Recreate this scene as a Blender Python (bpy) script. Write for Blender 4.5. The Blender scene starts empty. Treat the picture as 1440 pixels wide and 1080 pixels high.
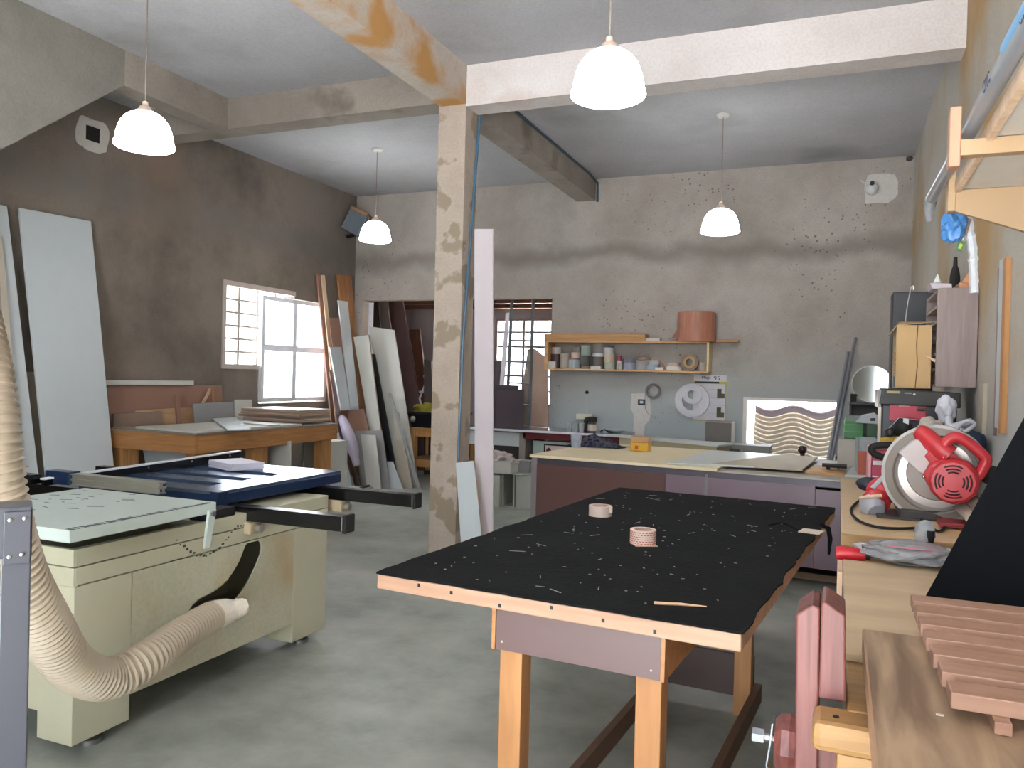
import bpy, bmesh, math, random
from mathutils import Vector, Matrix, noise
R = math.radians
random.seed(7)
SC = bpy.context.scene
COL = SC.collection

# ------------------------------------------------------------------ materials
def lin(h):
    h = h.lstrip('#')
    o = []
    for i in (0, 2, 4):
        c = int(h[i:i+2], 16) / 255
        o.append(c / 12.92 if c <= .04045 else ((c + .055) / 1.055) ** 2.4)
    return (o[0], o[1], o[2], 1)

MATS = {}
def base_mat(name):
    m = bpy.data.materials.new(name); m.use_nodes = True
    nt = m.node_tree
    return m, nt, nt.nodes['Principled BSDF'], nt.nodes.new('ShaderNodeTexCoord')

def mat(name, col, rough=.55, metal=0, var=.12, scale=9, bump=0, spec=.5):
    if name in MATS: return MATS[name]
    m, nt, b, tc = base_mat(name)
    c = lin(col)
    n = nt.nodes.new('ShaderNodeTexNoise'); n.inputs['Scale'].default_value = scale
    n.inputs['Detail'].default_value = 5
    nt.links.new(tc.outputs['Object'], n.inputs['Vector'])
    mx = nt.nodes.new('ShaderNodeMix'); mx.data_type = 'RGBA'
    mx.inputs[6].default_value = tuple(x * (1 - var) for x in c[:3]) + (1,)
    mx.inputs[7].default_value = tuple(min(1, x * (1 + var)) for x in c[:3]) + (1,)
    nt.links.new(n.outputs['Fac'], mx.inputs[0])
    nt.links.new(mx.outputs[2], b.inputs['Base Color'])
    b.inputs['Roughness'].default_value = rough; b.inputs['Metallic'].default_value = metal
    b.inputs['Specular IOR Level'].default_value = spec
    if bump:
        bp = nt.nodes.new('ShaderNodeBump'); bp.inputs['Strength'].default_value = bump
        bp.inputs['Distance'].default_value = .01
        nt.links.new(n.outputs['Fac'], bp.inputs['Height']); nt.links.new(bp.outputs[0], b.inputs['Normal'])
    MATS[name] = m
    return m

def wood(name, c1, c2, axis='X', rough=.55, scale=3.0, stretch=12):
    if name in MATS: return MATS[name]
    m, nt, b, tc = base_mat(name)
    mp = nt.nodes.new('ShaderNodeMapping')
    s = [stretch, stretch, stretch]; s['XYZ'.index(axis)] = 1.0
    mp.inputs['Scale'].default_value = s
    nt.links.new(tc.outputs['Object'], mp.inputs[0])
    n = nt.nodes.new('ShaderNodeTexNoise'); n.inputs['Scale'].default_value = scale
    n.inputs['Detail'].default_value = 8; n.inputs['Distortion'].default_value = .6
    nt.links.new(mp.outputs[0], n.inputs['Vector'])
    r = nt.nodes.new('ShaderNodeValToRGB')
    r.color_ramp.elements[0].position = .35; r.color_ramp.elements[0].color = lin(c1)
    r.color_ramp.elements[1].position = .65; r.color_ramp.elements[1].color = lin(c2)
    nt.links.new(n.outputs['Fac'], r.inputs[0]); nt.links.new(r.outputs[0], b.inputs['Base Color'])
    b.inputs['Roughness'].default_value = rough
    MATS[name] = m
    return m

def plaster(name, cols, scale=.9, bump=.25, spots=0, rough=.9, band=None, stain=None):
    """cols: ramp colours of large blotches; band=(z, width, colour): a darker trowel joint; stain: colour of sparse stains"""
    m, nt, b, tc = base_mat(name)
    L = nt.links.new
    n = nt.nodes.new('ShaderNodeTexNoise'); n.inputs['Scale'].default_value = scale
    n.inputs['Detail'].default_value = 9; n.inputs['Roughness'].default_value = .62
    L(tc.outputs['Object'], n.inputs['Vector'])
    r = nt.nodes.new('ShaderNodeValToRGB'); e = r.color_ramp.elements
    e[0].position = .3; e[0].color = lin(cols[0]); e[1].position = .7; e[1].color = lin(cols[-1])
    for i, c in enumerate(cols[1:-1]):
        x = e.new(.3 + .4 * (i + 1) / (len(cols) - 1)); x.color = lin(c)
    L(n.outputs['Fac'], r.inputs[0]); out = r.outputs[0]
    f = nt.nodes.new('ShaderNodeTexNoise'); f.inputs['Scale'].default_value = 55; f.inputs['Detail'].default_value = 4
    L(tc.outputs['Object'], f.inputs['Vector'])
    mx = nt.nodes.new('ShaderNodeMix'); mx.data_type = 'RGBA'; mx.blend_type = 'MULTIPLY'
    fr = nt.nodes.new('ShaderNodeValToRGB'); fr.color_ramp.elements[0].color = (.9, .9, .9, 1); fr.color_ramp.elements[1].color = (1, 1, 1, 1)
    fr.color_ramp.elements[0].position = .35; fr.color_ramp.elements[1].position = .6
    L(f.outputs['Fac'], fr.inputs[0]); mx.inputs[0].default_value = 1
    L(out, mx.inputs[6]); L(fr.outputs[0], mx.inputs[7]); out = mx.outputs[2]
    if band or stain:
        sx = nt.nodes.new('ShaderNodeSeparateXYZ'); L(tc.outputs['Object'], sx.inputs[0])
    if band:
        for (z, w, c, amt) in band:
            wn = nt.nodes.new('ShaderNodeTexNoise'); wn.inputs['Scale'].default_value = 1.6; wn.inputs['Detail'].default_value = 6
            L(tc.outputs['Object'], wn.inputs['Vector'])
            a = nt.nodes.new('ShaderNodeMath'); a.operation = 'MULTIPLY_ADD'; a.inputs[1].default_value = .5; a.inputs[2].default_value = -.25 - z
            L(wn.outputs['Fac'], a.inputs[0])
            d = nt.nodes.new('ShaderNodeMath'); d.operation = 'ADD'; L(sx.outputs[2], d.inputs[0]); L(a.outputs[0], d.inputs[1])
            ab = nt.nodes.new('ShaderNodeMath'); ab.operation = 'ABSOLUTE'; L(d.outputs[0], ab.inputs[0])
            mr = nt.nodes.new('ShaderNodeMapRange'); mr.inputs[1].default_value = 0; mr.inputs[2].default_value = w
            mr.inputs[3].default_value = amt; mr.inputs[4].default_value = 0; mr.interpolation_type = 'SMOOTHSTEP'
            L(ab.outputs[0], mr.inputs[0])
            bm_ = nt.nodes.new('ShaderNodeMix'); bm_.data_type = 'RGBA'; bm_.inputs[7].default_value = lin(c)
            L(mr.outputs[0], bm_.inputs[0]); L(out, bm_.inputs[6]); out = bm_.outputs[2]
    if stain:
        c, lo, hi, sc = stain
        sn = nt.nodes.new('ShaderNodeTexNoise'); sn.inputs['Scale'].default_value = sc; sn.inputs['Detail'].default_value = 7
        L(tc.outputs['Object'], sn.inputs['Vector'])
        mr = nt.nodes.new('ShaderNodeMapRange'); mr.inputs[1].default_value = lo; mr.inputs[2].default_value = hi
        L(sn.outputs['Fac'], mr.inputs[0])
        bm_ = nt.nodes.new('ShaderNodeMix'); bm_.data_type = 'RGBA'; bm_.inputs[7].default_value = lin(c)
        L(mr.outputs[0], bm_.inputs[0]); L(out, bm_.inputs[6]); out = bm_.outputs[2]
    if spots:
        v = nt.nodes.new('ShaderNodeTexVoronoi'); v.inputs['Scale'].default_value = 16
        L(tc.outputs['Object'], v.inputs['Vector'])
        vn = nt.nodes.new('ShaderNodeTexNoise'); vn.inputs['Scale'].default_value = .8; L(tc.outputs['Object'], vn.inputs['Vector'])
        th = nt.nodes.new('ShaderNodeMath'); th.operation = 'MULTIPLY_ADD'; th.inputs[1].default_value = .6; th.inputs[2].default_value = -.23
        L(vn.outputs['Fac'], th.inputs[0])
        lt = nt.nodes.new('ShaderNodeMath'); lt.operation = 'LESS_THAN'; L(v.outputs['Distance'], lt.inputs[0]); L(th.outputs[0], lt.inputs[1])
        ms = nt.nodes.new('ShaderNodeMath'); ms.operation = 'MULTIPLY'; ms.inputs[1].default_value = spots; L(lt.outputs[0], ms.inputs[0])
        bm_ = nt.nodes.new('ShaderNodeMix'); bm_.data_type = 'RGBA'; bm_.inputs[7].default_value = lin('#5a544c')
        L(ms.outputs[0], bm_.inputs[0]); L(out, bm_.inputs[6]); out = bm_.outputs[2]
    L(out, b.inputs['Base Color']); b.inputs['Roughness'].default_value = rough
    if bump:
        bp = nt.nodes.new('ShaderNodeBump'); bp.inputs['Strength'].default_value = bump; bp.inputs['Distance'].default_value = .02
        ad = nt.nodes.new('ShaderNodeMath'); ad.operation = 'MULTIPLY_ADD'; ad.inputs[1].default_value = .35
        L(f.outputs['Fac'], ad.inputs[0]); L(n.outputs['Fac'], ad.inputs[2])
        L(ad.outputs[0], bp.inputs['Height']); L(bp.outputs[0], b.inputs['Normal'])
    MATS[name] = m
    return m

def emit(name, col, strength):
    m, nt, b, tc = base_mat(name)
    b.inputs['Base Color'].default_value = lin('#f4f4f0')
    b.inputs['Emission Color'].default_value = lin(col); b.inputs['Emission Strength'].default_value = strength
    MATS[name] = m; return m

def clear(name, col, trans=.7, rough=.15):
    """thin see-through plastic or glass"""
    m, nt, b, tc = base_mat(name)
    b.inputs['Base Color'].default_value = lin(col); b.inputs['Roughness'].default_value = rough
    t = nt.nodes.new('ShaderNodeBsdfTransparent'); t.inputs[0].default_value = lin(col)
    n = nt.nodes.new('ShaderNodeTexNoise'); n.inputs['Scale'].default_value = 25; nt.links.new(tc.outputs['Object'], n.inputs['Vector'])
    mr = nt.nodes.new('ShaderNodeMapRange'); mr.inputs[3].default_value = max(0, trans - .15); mr.inputs[4].default_value = min(1, trans + .15)
    nt.links.new(n.outputs['Fac'], mr.inputs[0])
    mx = nt.nodes.new('ShaderNodeMixShader'); nt.links.new(mr.outputs[0], mx.inputs[0])
    nt.links.new(b.outputs[0], mx.inputs[1]); nt.links.new(t.outputs[0], mx.inputs[2])
    nt.links.new(mx.outputs[0], nt.nodes['Material Output'].inputs[0])
    MATS[name] = m; return m

# ------------------------------------------------------------------ geometry
def nb(): return bmesh.new()

def merge(dst, src, M=None):
    if M is not None: bmesh.ops.transform(src, matrix=M, verts=src.verts)
    me = bpy.data.meshes.new('tmp'); src.to_mesh(me); src.free(); dst.from_mesh(me); bpy.data.meshes.remove(me)

def box(bm, x0, x1, y0, y1, z0, z1, b=0, M=None):
    s = nb()
    bmesh.ops.create_cube(s, size=1)
    bmesh.ops.transform(s, matrix=Matrix.Translation(((x0+x1)/2, (y0+y1)/2, (z0+z1)/2)) @ Matrix.Diagonal((abs(x1-x0), abs(y1-y0), abs(z1-z0), 1)), verts=s.verts)
    if b: bmesh.ops.bevel(s, geom=list(s.edges), offset=b, segments=2, affect='EDGES', profile=.5)
    merge(bm, s, M)
    return bm

def B(*a, **k): return box(nb(), *a, **k)

def prism(bm, pts, vec, b=0):
    s = nb(); vec = Vector(vec)
    v0 = [s.verts.new(p) for p in pts]; v1 = [s.verts.new(Vector(p) + vec) for p in pts]
    n = len(pts)
    s.faces.new(v0); s.faces.new(v1[::-1])
    for i in range(n): s.faces.new((v0[i], v1[i], v1[(i+1) % n], v0[(i+1) % n]))
    bmesh.ops.recalc_face_normals(s, faces=s.faces)
    if b: bmesh.ops.bevel(s, geom=list(s.edges), offset=b, segments=2, affect='EDGES', profile=.5)
    merge(bm, s)
    return bm

EYE = Vector((0, 0, 1.5))
def slab(bm, pts, t, b=0, toward=None):
    """board whose front face is the polygon pts, thickness t away from the room (or from point toward)"""
    P_ = [Vector(p) for p in pts]
    n = Vector((0, 0, 0))
    for i in range(len(P_)): n += P_[i].cross(P_[(i+1) % len(P_)])
    n.normalize()
    ref = (EYE if toward is None else Vector(toward)) - P_[0]
    if n.dot(ref) > 0: n = -n
    return prism(bm, P_, n * t, b)

def frames(pts):
    P_ = [Vector(p) for p in pts]; T = []
    for i in range(len(P_)):
        a = P_[max(i-1, 0)]; c = P_[min(i+1, len(P_)-1)]; T.append((c - a).normalized())
    u = T[0].orthogonal().normalized(); out = []
    for i, t in enumerate(T):
        u = (u - t * u.dot(t)).normalized(); out.append((P_[i], u, t.cross(u)))
    return out

def tube(bm, pts, r, n=10, cap=True, sq=False):
    rs = r if isinstance(r, (list, tuple)) else [r] * len(pts)
    rings = []
    for (p, u, v), rr in zip(frames(pts), rs):
        rings.append([bm.verts.new(p + (u * math.cos(2*math.pi*k/n + (math.pi/4 if sq else 0)) + v * math.sin(2*math.pi*k/n + (math.pi/4 if sq else 0))) * rr) for k in range(n)])
    for a, c in zip(rings, rings[1:]):
        for k in range(n): bm.faces.new((a[k], a[(k+1) % n], c[(k+1) % n], c[k]))
    if cap:
        bm.faces.new(rings[0][::-1]); bm.faces.new(rings[-1])
    return bm

def smooth_path(pts, n=8):
    P_ = [Vector(p) for p in pts]; P_ = [P_[0]*2 - P_[1]] + P_ + [P_[-1]*2 - P_[-2]]; out = []
    for i in range(1, len(P_) - 2):
        a, b_, c, d = P_[i-1:i+3]
        for k in range(n):
            t = k / n
            out.append(.5 * ((2*b_) + (c-a)*t + (2*a-5*b_+4*c-d)*t*t + (3*b_-a-3*c+d)*t**3))
    out.append(P_[-2]); return out

def lathe(bm, prof, n=24, M=None, cap=True):
    s = nb(); rings = []
    for r, z in prof:
        rings.append([s.verts.new((r*math.cos(2*math.pi*k/n), r*math.sin(2*math.pi*k/n), z)) for k in range(n)])
    for a, c in zip(rings, rings[1:]):
        for k in range(n): s.faces.new((a[k], a[(k+1) % n], c[(k+1) % n], c[k]))
    if cap:
        s.faces.new(rings[0][::-1]); s.faces.new(rings[-1])
    merge(bm, s, M)
    return bm

def ring(bm, ro, ri, h, M=None, n=32):
    """flat ring of height h around +z"""
    s = nb(); pr = [(ri, 0), (ro, 0), (ro, h), (ri, h)]; rings = []
    for r, z in pr: rings.append([s.verts.new((r*math.cos(2*math.pi*k/n), r*math.sin(2*math.pi*k/n), z)) for k in range(n)])
    for i in range(4):
        a, c = rings[i], rings[(i+1) % 4]
        for k in range(n): s.faces.new((a[k], a[(k+1) % n], c[(k+1) % n], c[k]))
    merge(bm, s, M); return bm

def plate_with_holes(bm, outer, holes, vec):
    """planar outline (3-D points) with holes, extruded by vec"""
    s = nb(); loops = []
    for lp in [outer] + holes:
        vs = [s.verts.new(p) for p in lp]
        for i in range(len(vs)): s.edges.new((vs[i], vs[(i+1) % len(vs)]))
        loops.append(vs)
    r = bmesh.ops.triangle_fill(s, use_beauty=True, use_dissolve=False, edges=list(s.edges))
    fs = [f for f in r['geom'] if isinstance(f, bmesh.types.BMFace)]
    ex = bmesh.ops.extrude_face_region(s, geom=list(s.faces))
    vs = [v for v in ex['geom'] if isinstance(v, bmesh.types.BMVert)]
    bmesh.ops.translate(s, vec=Vector(vec), verts=vs)
    bmesh.ops.recalc_face_normals(s, faces=s.faces)
    merge(bm, s); return bm

def lump(bm, c, s, seed=0, amp=.25, sub=3, f=1.6, flat=None):
    k = nb(); bmesh.ops.create_icosphere(k, subdivisions=sub, radius=1)
    for v in k.verts:
        d = 1 + amp * noise.noise(v.co * f + Vector((seed*7.1, seed*3.3, 0)))
        v.co = Vector((v.co.x*s[0]*d, v.co.y*s[1]*d, v.co.z*s[2]*d))
        if flat is not None and v.co.z < flat: v.co.z = flat
        v.co += Vector(c)
    merge(bm, k); return bm

# ------------------------------------------------------------------ objects
def O(name, bm, m, parent=None, smooth=False, local=False):
    me = bpy.data.meshes.new(name)
    bmesh.ops.recalc_face_normals(bm, faces=bm.faces)
    bm.to_mesh(me); bm.free()
    if m is not None: me.materials.append(m)
    if smooth:
        for p in me.polygons: p.use_smooth = True
        me.set_sharp_from_angle(angle=R(38))
    o = bpy.data.objects.new(name, me); COL.objects.link(o)
    if parent is not None:
        o.parent = parent
        if not local: o.matrix_parent_inverse = world(parent).inverted()
    return o

def world(o):
    M = Matrix.LocRotScale(o.location, o.rotation_euler, None)
    if o.parent: M = world(o.parent) @ o.matrix_parent_inverse @ M
    return M

def tag(o, label, cat, group=None):
    o['label'] = label; o['category'] = cat
    if group: o['group'] = group
    return o

def T(name, label, cat, loc=(0, 0, 0), rz=0, group=None):
    o = bpy.data.objects.new(name, None); COL.objects.link(o)
    o.empty_display_size = .1; o.location = loc; o.rotation_euler = (0, 0, rz)
    return tag(o, label, cat, group)

def S(name, bm, m, parent=None, smooth=False):
    o = O(name, bm, m, parent, smooth)
    if parent is None: o['kind'] = 'structure'
    return o

def one(name, label, cat, bm, m, group=None, smooth=False):
    return tag(O(name, bm, m, None, smooth), label, cat, group)

def dup(root, loc, rz=None, label=None):
    r = root.copy(); COL.objects.link(r); r.location = loc
    if rz is not None: r.rotation_euler = (0, 0, rz)
    if label: r['label'] = label
    for ch in list(root.children):
        c = ch.copy(); COL.objects.link(c); c.parent = r
        for g in ch.children:
            d = g.copy(); COL.objects.link(d); d.parent = c
    return r

def text(name, s, size, origin, xdir, ydir, m, parent=None, depth=.0006, align='LEFT'):
    cu = bpy.data.curves.new('t', 'FONT'); cu.body = s; cu.size = size; cu.extrude = depth; cu.align_x = align
    t = bpy.data.objects.new('t', cu); COL.objects.link(t)
    me = bpy.data.meshes.new_from_object(t.evaluated_get(bpy.context.evaluated_depsgraph_get()))
    bpy.data.objects.remove(t); bpy.data.curves.remove(cu)
    X = Vector(xdir).normalized(); Y = Vector(ydir); Y = (Y - X * Y.dot(X)).normalized(); Z = X.cross(Y)
    M = Matrix((X, Y, Z)).transposed().to_4x4(); M.translation = Vector(origin)
    bm = nb(); bm.from_mesh(me); bpy.data.meshes.remove(me)
    bmesh.ops.transform(bm, matrix=M, verts=bm.verts)
    return O(name, bm, m, parent)

def holed_wall(bm, axis, c0, c1, u0, u1, z0, z1, holes):
    us = sorted({u0, u1} | {h[0] for h in holes} | {h[1] for h in holes})
    zs = sorted({z0, z1} | {h[2] for h in holes} | {h[3] for h in holes})
    for a, b_ in zip(us, us[1:]):
        for c, d in zip(zs, zs[1:]):
            m = ((a+b_)/2, (c+d)/2)
            if any(h[0] < m[0] < h[1] and h[2] < m[1] < h[3] for h in holes): continue
            if axis == 'x': box(bm, c0, c1, a, b_, c, d)
            else: box(bm, a, b_, c0, c1, c, d)
    bmesh.ops.remove_doubles(bm, verts=bm.verts, dist=1e-5)
    seen = {}
    for f in bm.faces: seen.setdefault(tuple(round(x, 4) for x in f.calc_center_median()), []).append(f)
    dd = [f for v in seen.values() if len(v) > 1 for f in v]
    bmesh.ops.delete(bm, geom=dd, context='FACES')
    return bm

# ================================================================== setting
XR, XL, YB, HC = .695, -6.42, 9.62, 4.01
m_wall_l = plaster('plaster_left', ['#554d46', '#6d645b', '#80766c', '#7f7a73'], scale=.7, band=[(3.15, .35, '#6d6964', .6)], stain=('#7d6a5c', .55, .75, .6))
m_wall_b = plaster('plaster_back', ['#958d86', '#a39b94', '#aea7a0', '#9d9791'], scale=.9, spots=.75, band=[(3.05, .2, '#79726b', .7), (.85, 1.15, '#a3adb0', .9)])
m_wall_r = plaster('plaster_right', ['#a49c8e', '#b3aa9a', '#b8b4ac', '#aeb0ae'], scale=.8, band=[(.8, 1.35, '#b4b7ba', .9)], stain=('#b08f5e', .50, .68, .9))
m_ceil = plaster('ceiling_concrete', ['#a6a7aa', '#b1b1b5', '#babac0'], scale=.6, bump=.12, stain=('#868784', .58, .8, .7))
m_beam = plaster('beam_concrete', ['#867d75', '#938a81', '#9d948b'], scale=1.6, stain=('#6f665d', .56, .7, 2.2))
m_pink = plaster('beam_pale_plaster', ['#c6bcb7', '#d0c8c5', '#d8d3d2'], scale=1.4, stain=('#b79d92', .6, .8, 1.5))
m_rust = plaster('beam_stained', ['#b9b0a8', '#c2b7ab', '#c6bfba'], scale=1.4, stain=('#b8894f', .5, .68, 2.6))
m_col = plaster('column_plaster', ['#a7988c', '#b5a79a', '#bdb0a5'], scale=1.8, stain=('#968876', .545, .575, 3.6))
m_stair = plaster('stair_concrete', ['#716e66', '#7e7a72', '#87827a'], scale=1.5, bump=.4)
m_white_wall = plaster('rear_room_paint', ['#b3acb1', '#beb8bc', '#c6c2c5'], scale=.6, bump=.05)
def floor_mat():
    m, nt, b, tc = base_mat('floor_concrete'); L = nt.links.new
    n = nt.nodes.new('ShaderNodeTexNoise'); n.inputs['Scale'].default_value = 1.3; n.inputs['Detail'].default_value = 9; n.inputs['Roughness'].default_value = .66
    L(tc.outputs['Object'], n.inputs['Vector'])
    r = nt.nodes.new('ShaderNodeValToRGB'); e = r.color_ramp.elements
    e[0].position = .3; e[0].color = lin('#6e746d'); e[1].position = .7; e[1].color = lin('#b0b2ac')
    x = e.new(.5); x.color = lin('#959992')
    L(n.outputs['Fac'], r.inputs[0]); L(r.outputs[0], b.inputs['Base Color'])
    f = nt.nodes.new('ShaderNodeTexNoise'); f.inputs['Scale'].default_value = 5; f.inputs['Detail'].default_value = 6; L(tc.outputs['Object'], f.inputs['Vector'])
    mr = nt.nodes.new('ShaderNodeMapRange'); mr.inputs[3].default_value = .28; mr.inputs[4].default_value = .55
    L(f.outputs['Fac'], mr.inputs[0]); L(mr.outputs[0], b.inputs['Roughness'])
    return m
m_floor = floor_mat()

S('floor', B(-9, 4, -2.4, 13, -.12, 0), m_floor)
S('bounce_forecourt', B(-14, 10, -16, -2.4, -.12, -.001), mat('bounce_concrete', '#b4b4b6', .9))  # unseen ground, added to bounce sunlight up to the front ceiling
S('ground', B(-30, 30, 13, 60, -.14, -.02), mat('outside_earth', '#b9a48e', .95))
S('ceiling', B(XL - .2, XR + .2, -2.4, YB + .2, HC, HC + .16), m_ceil)
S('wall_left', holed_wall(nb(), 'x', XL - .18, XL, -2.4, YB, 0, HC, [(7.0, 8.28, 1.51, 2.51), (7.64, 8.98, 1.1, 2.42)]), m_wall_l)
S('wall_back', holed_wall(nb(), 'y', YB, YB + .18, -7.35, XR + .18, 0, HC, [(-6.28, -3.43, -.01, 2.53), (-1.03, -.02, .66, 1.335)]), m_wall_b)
S('wall_right', B(XR, XR + .18, -2.4, YB, 0, HC), m_wall_r)
S('wall_front', holed_wall(nb(), 'y', -2.58, -2.4, XL - .18, XR + .18, 0, HC, [(-2.1, .6, -.01, 3.75)]), m_wall_l)  # unseen; opening narrowed to the right to keep the left bay darker
# room behind the wide opening
S('wall_rear', holed_wall(nb(), 'y', 12.6, 12.75, -7.2, -2.6, 0, 3.0, [(-5.54, -4.46, 1.0, 2.51)]), m_white_wall)
S('wall_rear_left', B(-7.35, -7.2, YB + .18, 12.75, 0, 3.0), m_white_wall)
S('wall_rear_right', B(-2.75, -2.6, YB + .18, 12.6, 0, 3.0), m_white_wall)
S('ceiling', B(-7.35, -2.6, YB + .18, 12.75, 3.0, 3.1), mat('rear_ceiling', '#8a7a6c', .9))
for i, y in enumerate((10.4, 11.2, 12.0)):
    S('trim_%d' % (20 + i), B(-7.2, -2.75, y, y + .07, 2.62, 2.78), wood('joist_wood', '#5e3f33', '#6d4a3c', 'X'))
# column and beams
S('trim_1', B(-3.10, -2.85, 5.8, 6.03, 0, 3.72, b=.006), m_col)
S('trim_2', B(-3.08, -2.85, -2.4, 5.8, 3.70, HC), m_rust)
S('trim_3', B(-2.85, XR, 5.8, 6.03, 3.68, HC), m_pink)
S('trim_4', B(-5.3, -2.85, 5.8, 6.03, 3.73, HC), m_beam)
S('trim_5', B(XL, -5.5, 5.8, 6.03, 3.73, HC), m_beam)
S('trim_6', B(-5.5, -5.3, 4.65, 6.03, 3.73, HC), m_beam)
S('trim_8', B(-5.5, -5.301, -2.4, 4.65, 3.73, HC), m_stair)
S('trim_7', B(-3.13, -2.89, 6.03, YB, 3.74, HC), m_beam)
S('stair_parapet', prism(nb(), [(-5.299, .9, .77), (-5.299, 4.65, 3.735), (-5.299, 4.65, HC), (-5.299, .9, HC)], (-.13, 0, 0)), m_stair)
# dark junction box hole and plaster patches
pl = mat('white_patch', '#c9c6c2', .9, bump=.4, scale=30)
def blob(cx, cz, rx, rz, y, seed, axis='y', t=.006):
    pts = []
    for k in range(28):
        a = 2*math.pi*k/28
        q = 1 + .16*noise.noise(Vector((math.cos(a)*2.2 + seed, math.sin(a)*2.2, seed*.7)))
        sx = abs(math.cos(a))**.55 * math.copysign(1, math.cos(a)); sz = abs(math.sin(a))**.55 * math.copysign(1, math.sin(a))
        u, w = cx + rx*sx*q, cz + rz*sz*q
        pts.append((u, y, w) if axis == 'y' else (y, u, w))
    return prism(nb(), pts, (0, -t, 0) if axis == 'y' else (t, 0, 0))
bx = T('junction_box', 'square dark electrical box hole ringed by white plaster high on the left wall', 'electrical box', (XL, 5.29, 3.5))
O('plaster_patch', blob(5.29, 3.63, .17, .15, XL - .003, 2, 'x', .009), pl, bx)
O('box_opening', B(XL + .002, XL + .012, 5.22, 5.36, 3.57, 3.70), mat('dark_hole', '#1d1b1a', .9), bx)
# ---- steel grille window in the left wall and its bright leaves
m_wf = mat('window_frame_paint', '#b5aaa2', .5)
w1 = S('window_1', nb(), m_wf)
fr = nb()
for a in ((7.0, 8.28, 2.45, 2.51), (7.0, 7.64, 1.51, 1.565), (7.0, 7.055, 1.565, 2.45)):
    box(fr, XL - .10, XL + .015, *a)
O('window_frame', fr, m_wf, w1)
gr = nb()
for y in (7.33, 7.65, 7.97): box(gr, XL - .09, XL - .05, y - .018, y + .018, 1.55, 2.47)
for k in range(1, 6):
    z = 1.56 + k * .15
    box(gr, XL - .08, XL - .055, 7.03, 8.25 if z > 2.4 else 7.97, z - .012, z + .012)
O('grille', gr, m_wf, w1)
def frosted():
    m, nt, b, tc = base_mat('frosted_pane')
    tl = nt.nodes.new('ShaderNodeBsdfTranslucent'); tl.inputs[0].default_value = (.95, .95, .98, 1)
    tr = nt.nodes.new('ShaderNodeBsdfTransparent')
    mx = nt.nodes.new('ShaderNodeMixShader'); mx.inputs[0].default_value = .35
    nt.links.new(tl.outputs[0], mx.inputs[1]); nt.links.new(tr.outputs[0], mx.inputs[2])
    nt.links.new(mx.outputs[0], nt.nodes['Material Output'].inputs[0]); return m
m_frost = frosted()
m_wfr2 = mat('leaf_frame_paint', '#dfe1e8', .4)
w2 = S('window_2', nb(), m_wfr2)
def leaf(y0, y1, z0, z1, x, mid):
    f = nb(); t = .05
    for a in ((y0, y1, z1 - t, z1), (y0, y1, z0, z0 + t), (y0, y0 + t, z0 + t, z1 - t), (y1 - t, y1, z0 + t, z1 - t), (y0 + t, y1 - t, mid - .035, mid + .035)):
        box(f, x - .02, x + .02, *a)
    lf = O('window_leaf', f, m_wfr2, w2)
    O('pane', B(x - .004, x + .004, y0 + t, y1 - t, z0 + t, mid - .035), m_frost, lf)
    O('pane', B(x - .004, x + .004, y0 + t, y1 - t, mid + .035, z1 - t), m_frost, lf)
leaf(8.29, 8.98, 1.12, 2.41, XL - .02, 1.78)
leaf(7.62, 8.25, 1.12, 2.40, XL + .03, 1.78)
# rear room window
w3 = S('window_3', nb(), m_wf)
g3 = nb()
for a in ((-5.54, -4.46, 2.46, 2.51), (-5.54, -4.46, 1.0, 1.05), (-5.54, -5.49, 1.05, 2.46), (-4.51, -4.46, 1.05, 2.46), (-5.02, -4.98, 1.05, 2.46)):
    box(g3, a[0], a[1], 12.62, 12.68, a[2], a[3])
for k in range(1, 6): box(g3, -5.49, -4.51, 12.645, 12.655, 1.0 + k*.25, 1.035 + k*.25)
O('grille', g3, mat('grille_grey', '#a5a0a4', .5), w3)
# low opening, pale plaster reveal
w4 = S('window_4', nb(), pl)
o4 = nb()
box(o4, -1.03, -.985, YB + .005, YB + .19, .66, 1.335); box(o4, -.985, -.02, YB + .005, YB + .19, 1.30, 1.335)
O('reveal', o4, mat('reveal_plaster', '#ddd6d3', .9), w4)

# ================================================================== panel saw, hose, grey machine
m_cream = mat('cream_paint', '#b7b49d', .45, var=.1, scale=3)
m_creamtop = mat('pale_green_paint', '#bcc7c2', .35, var=.08, scale=5)
m_dark = mat('near_black', '#15161a', .5)
m_blue = mat('dark_blue_paint', '#16294a', .28, var=.1)
m_bluetop = mat('blue_cast_iron', '#7489a8', .2, metal=.75, var=.1, scale=6)
m_alu = mat('aluminium', '#b6b3a8', .35, metal=.7, var=.05)
m_tubeblack = mat('gloss_black_steel', '#0d0d10', .22)
m_steel = mat('dull_steel', '#8e8e8c', .35, metal=.8, var=.1)
m_rub = mat('black_rubber', '#1a1918', .8)
saw = T('panel_saw', 'cream panel saw with dark blue table and black rails behind the grey post', 'saw', (-3.1, 3.0, 0))
XS = -2.67
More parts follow.
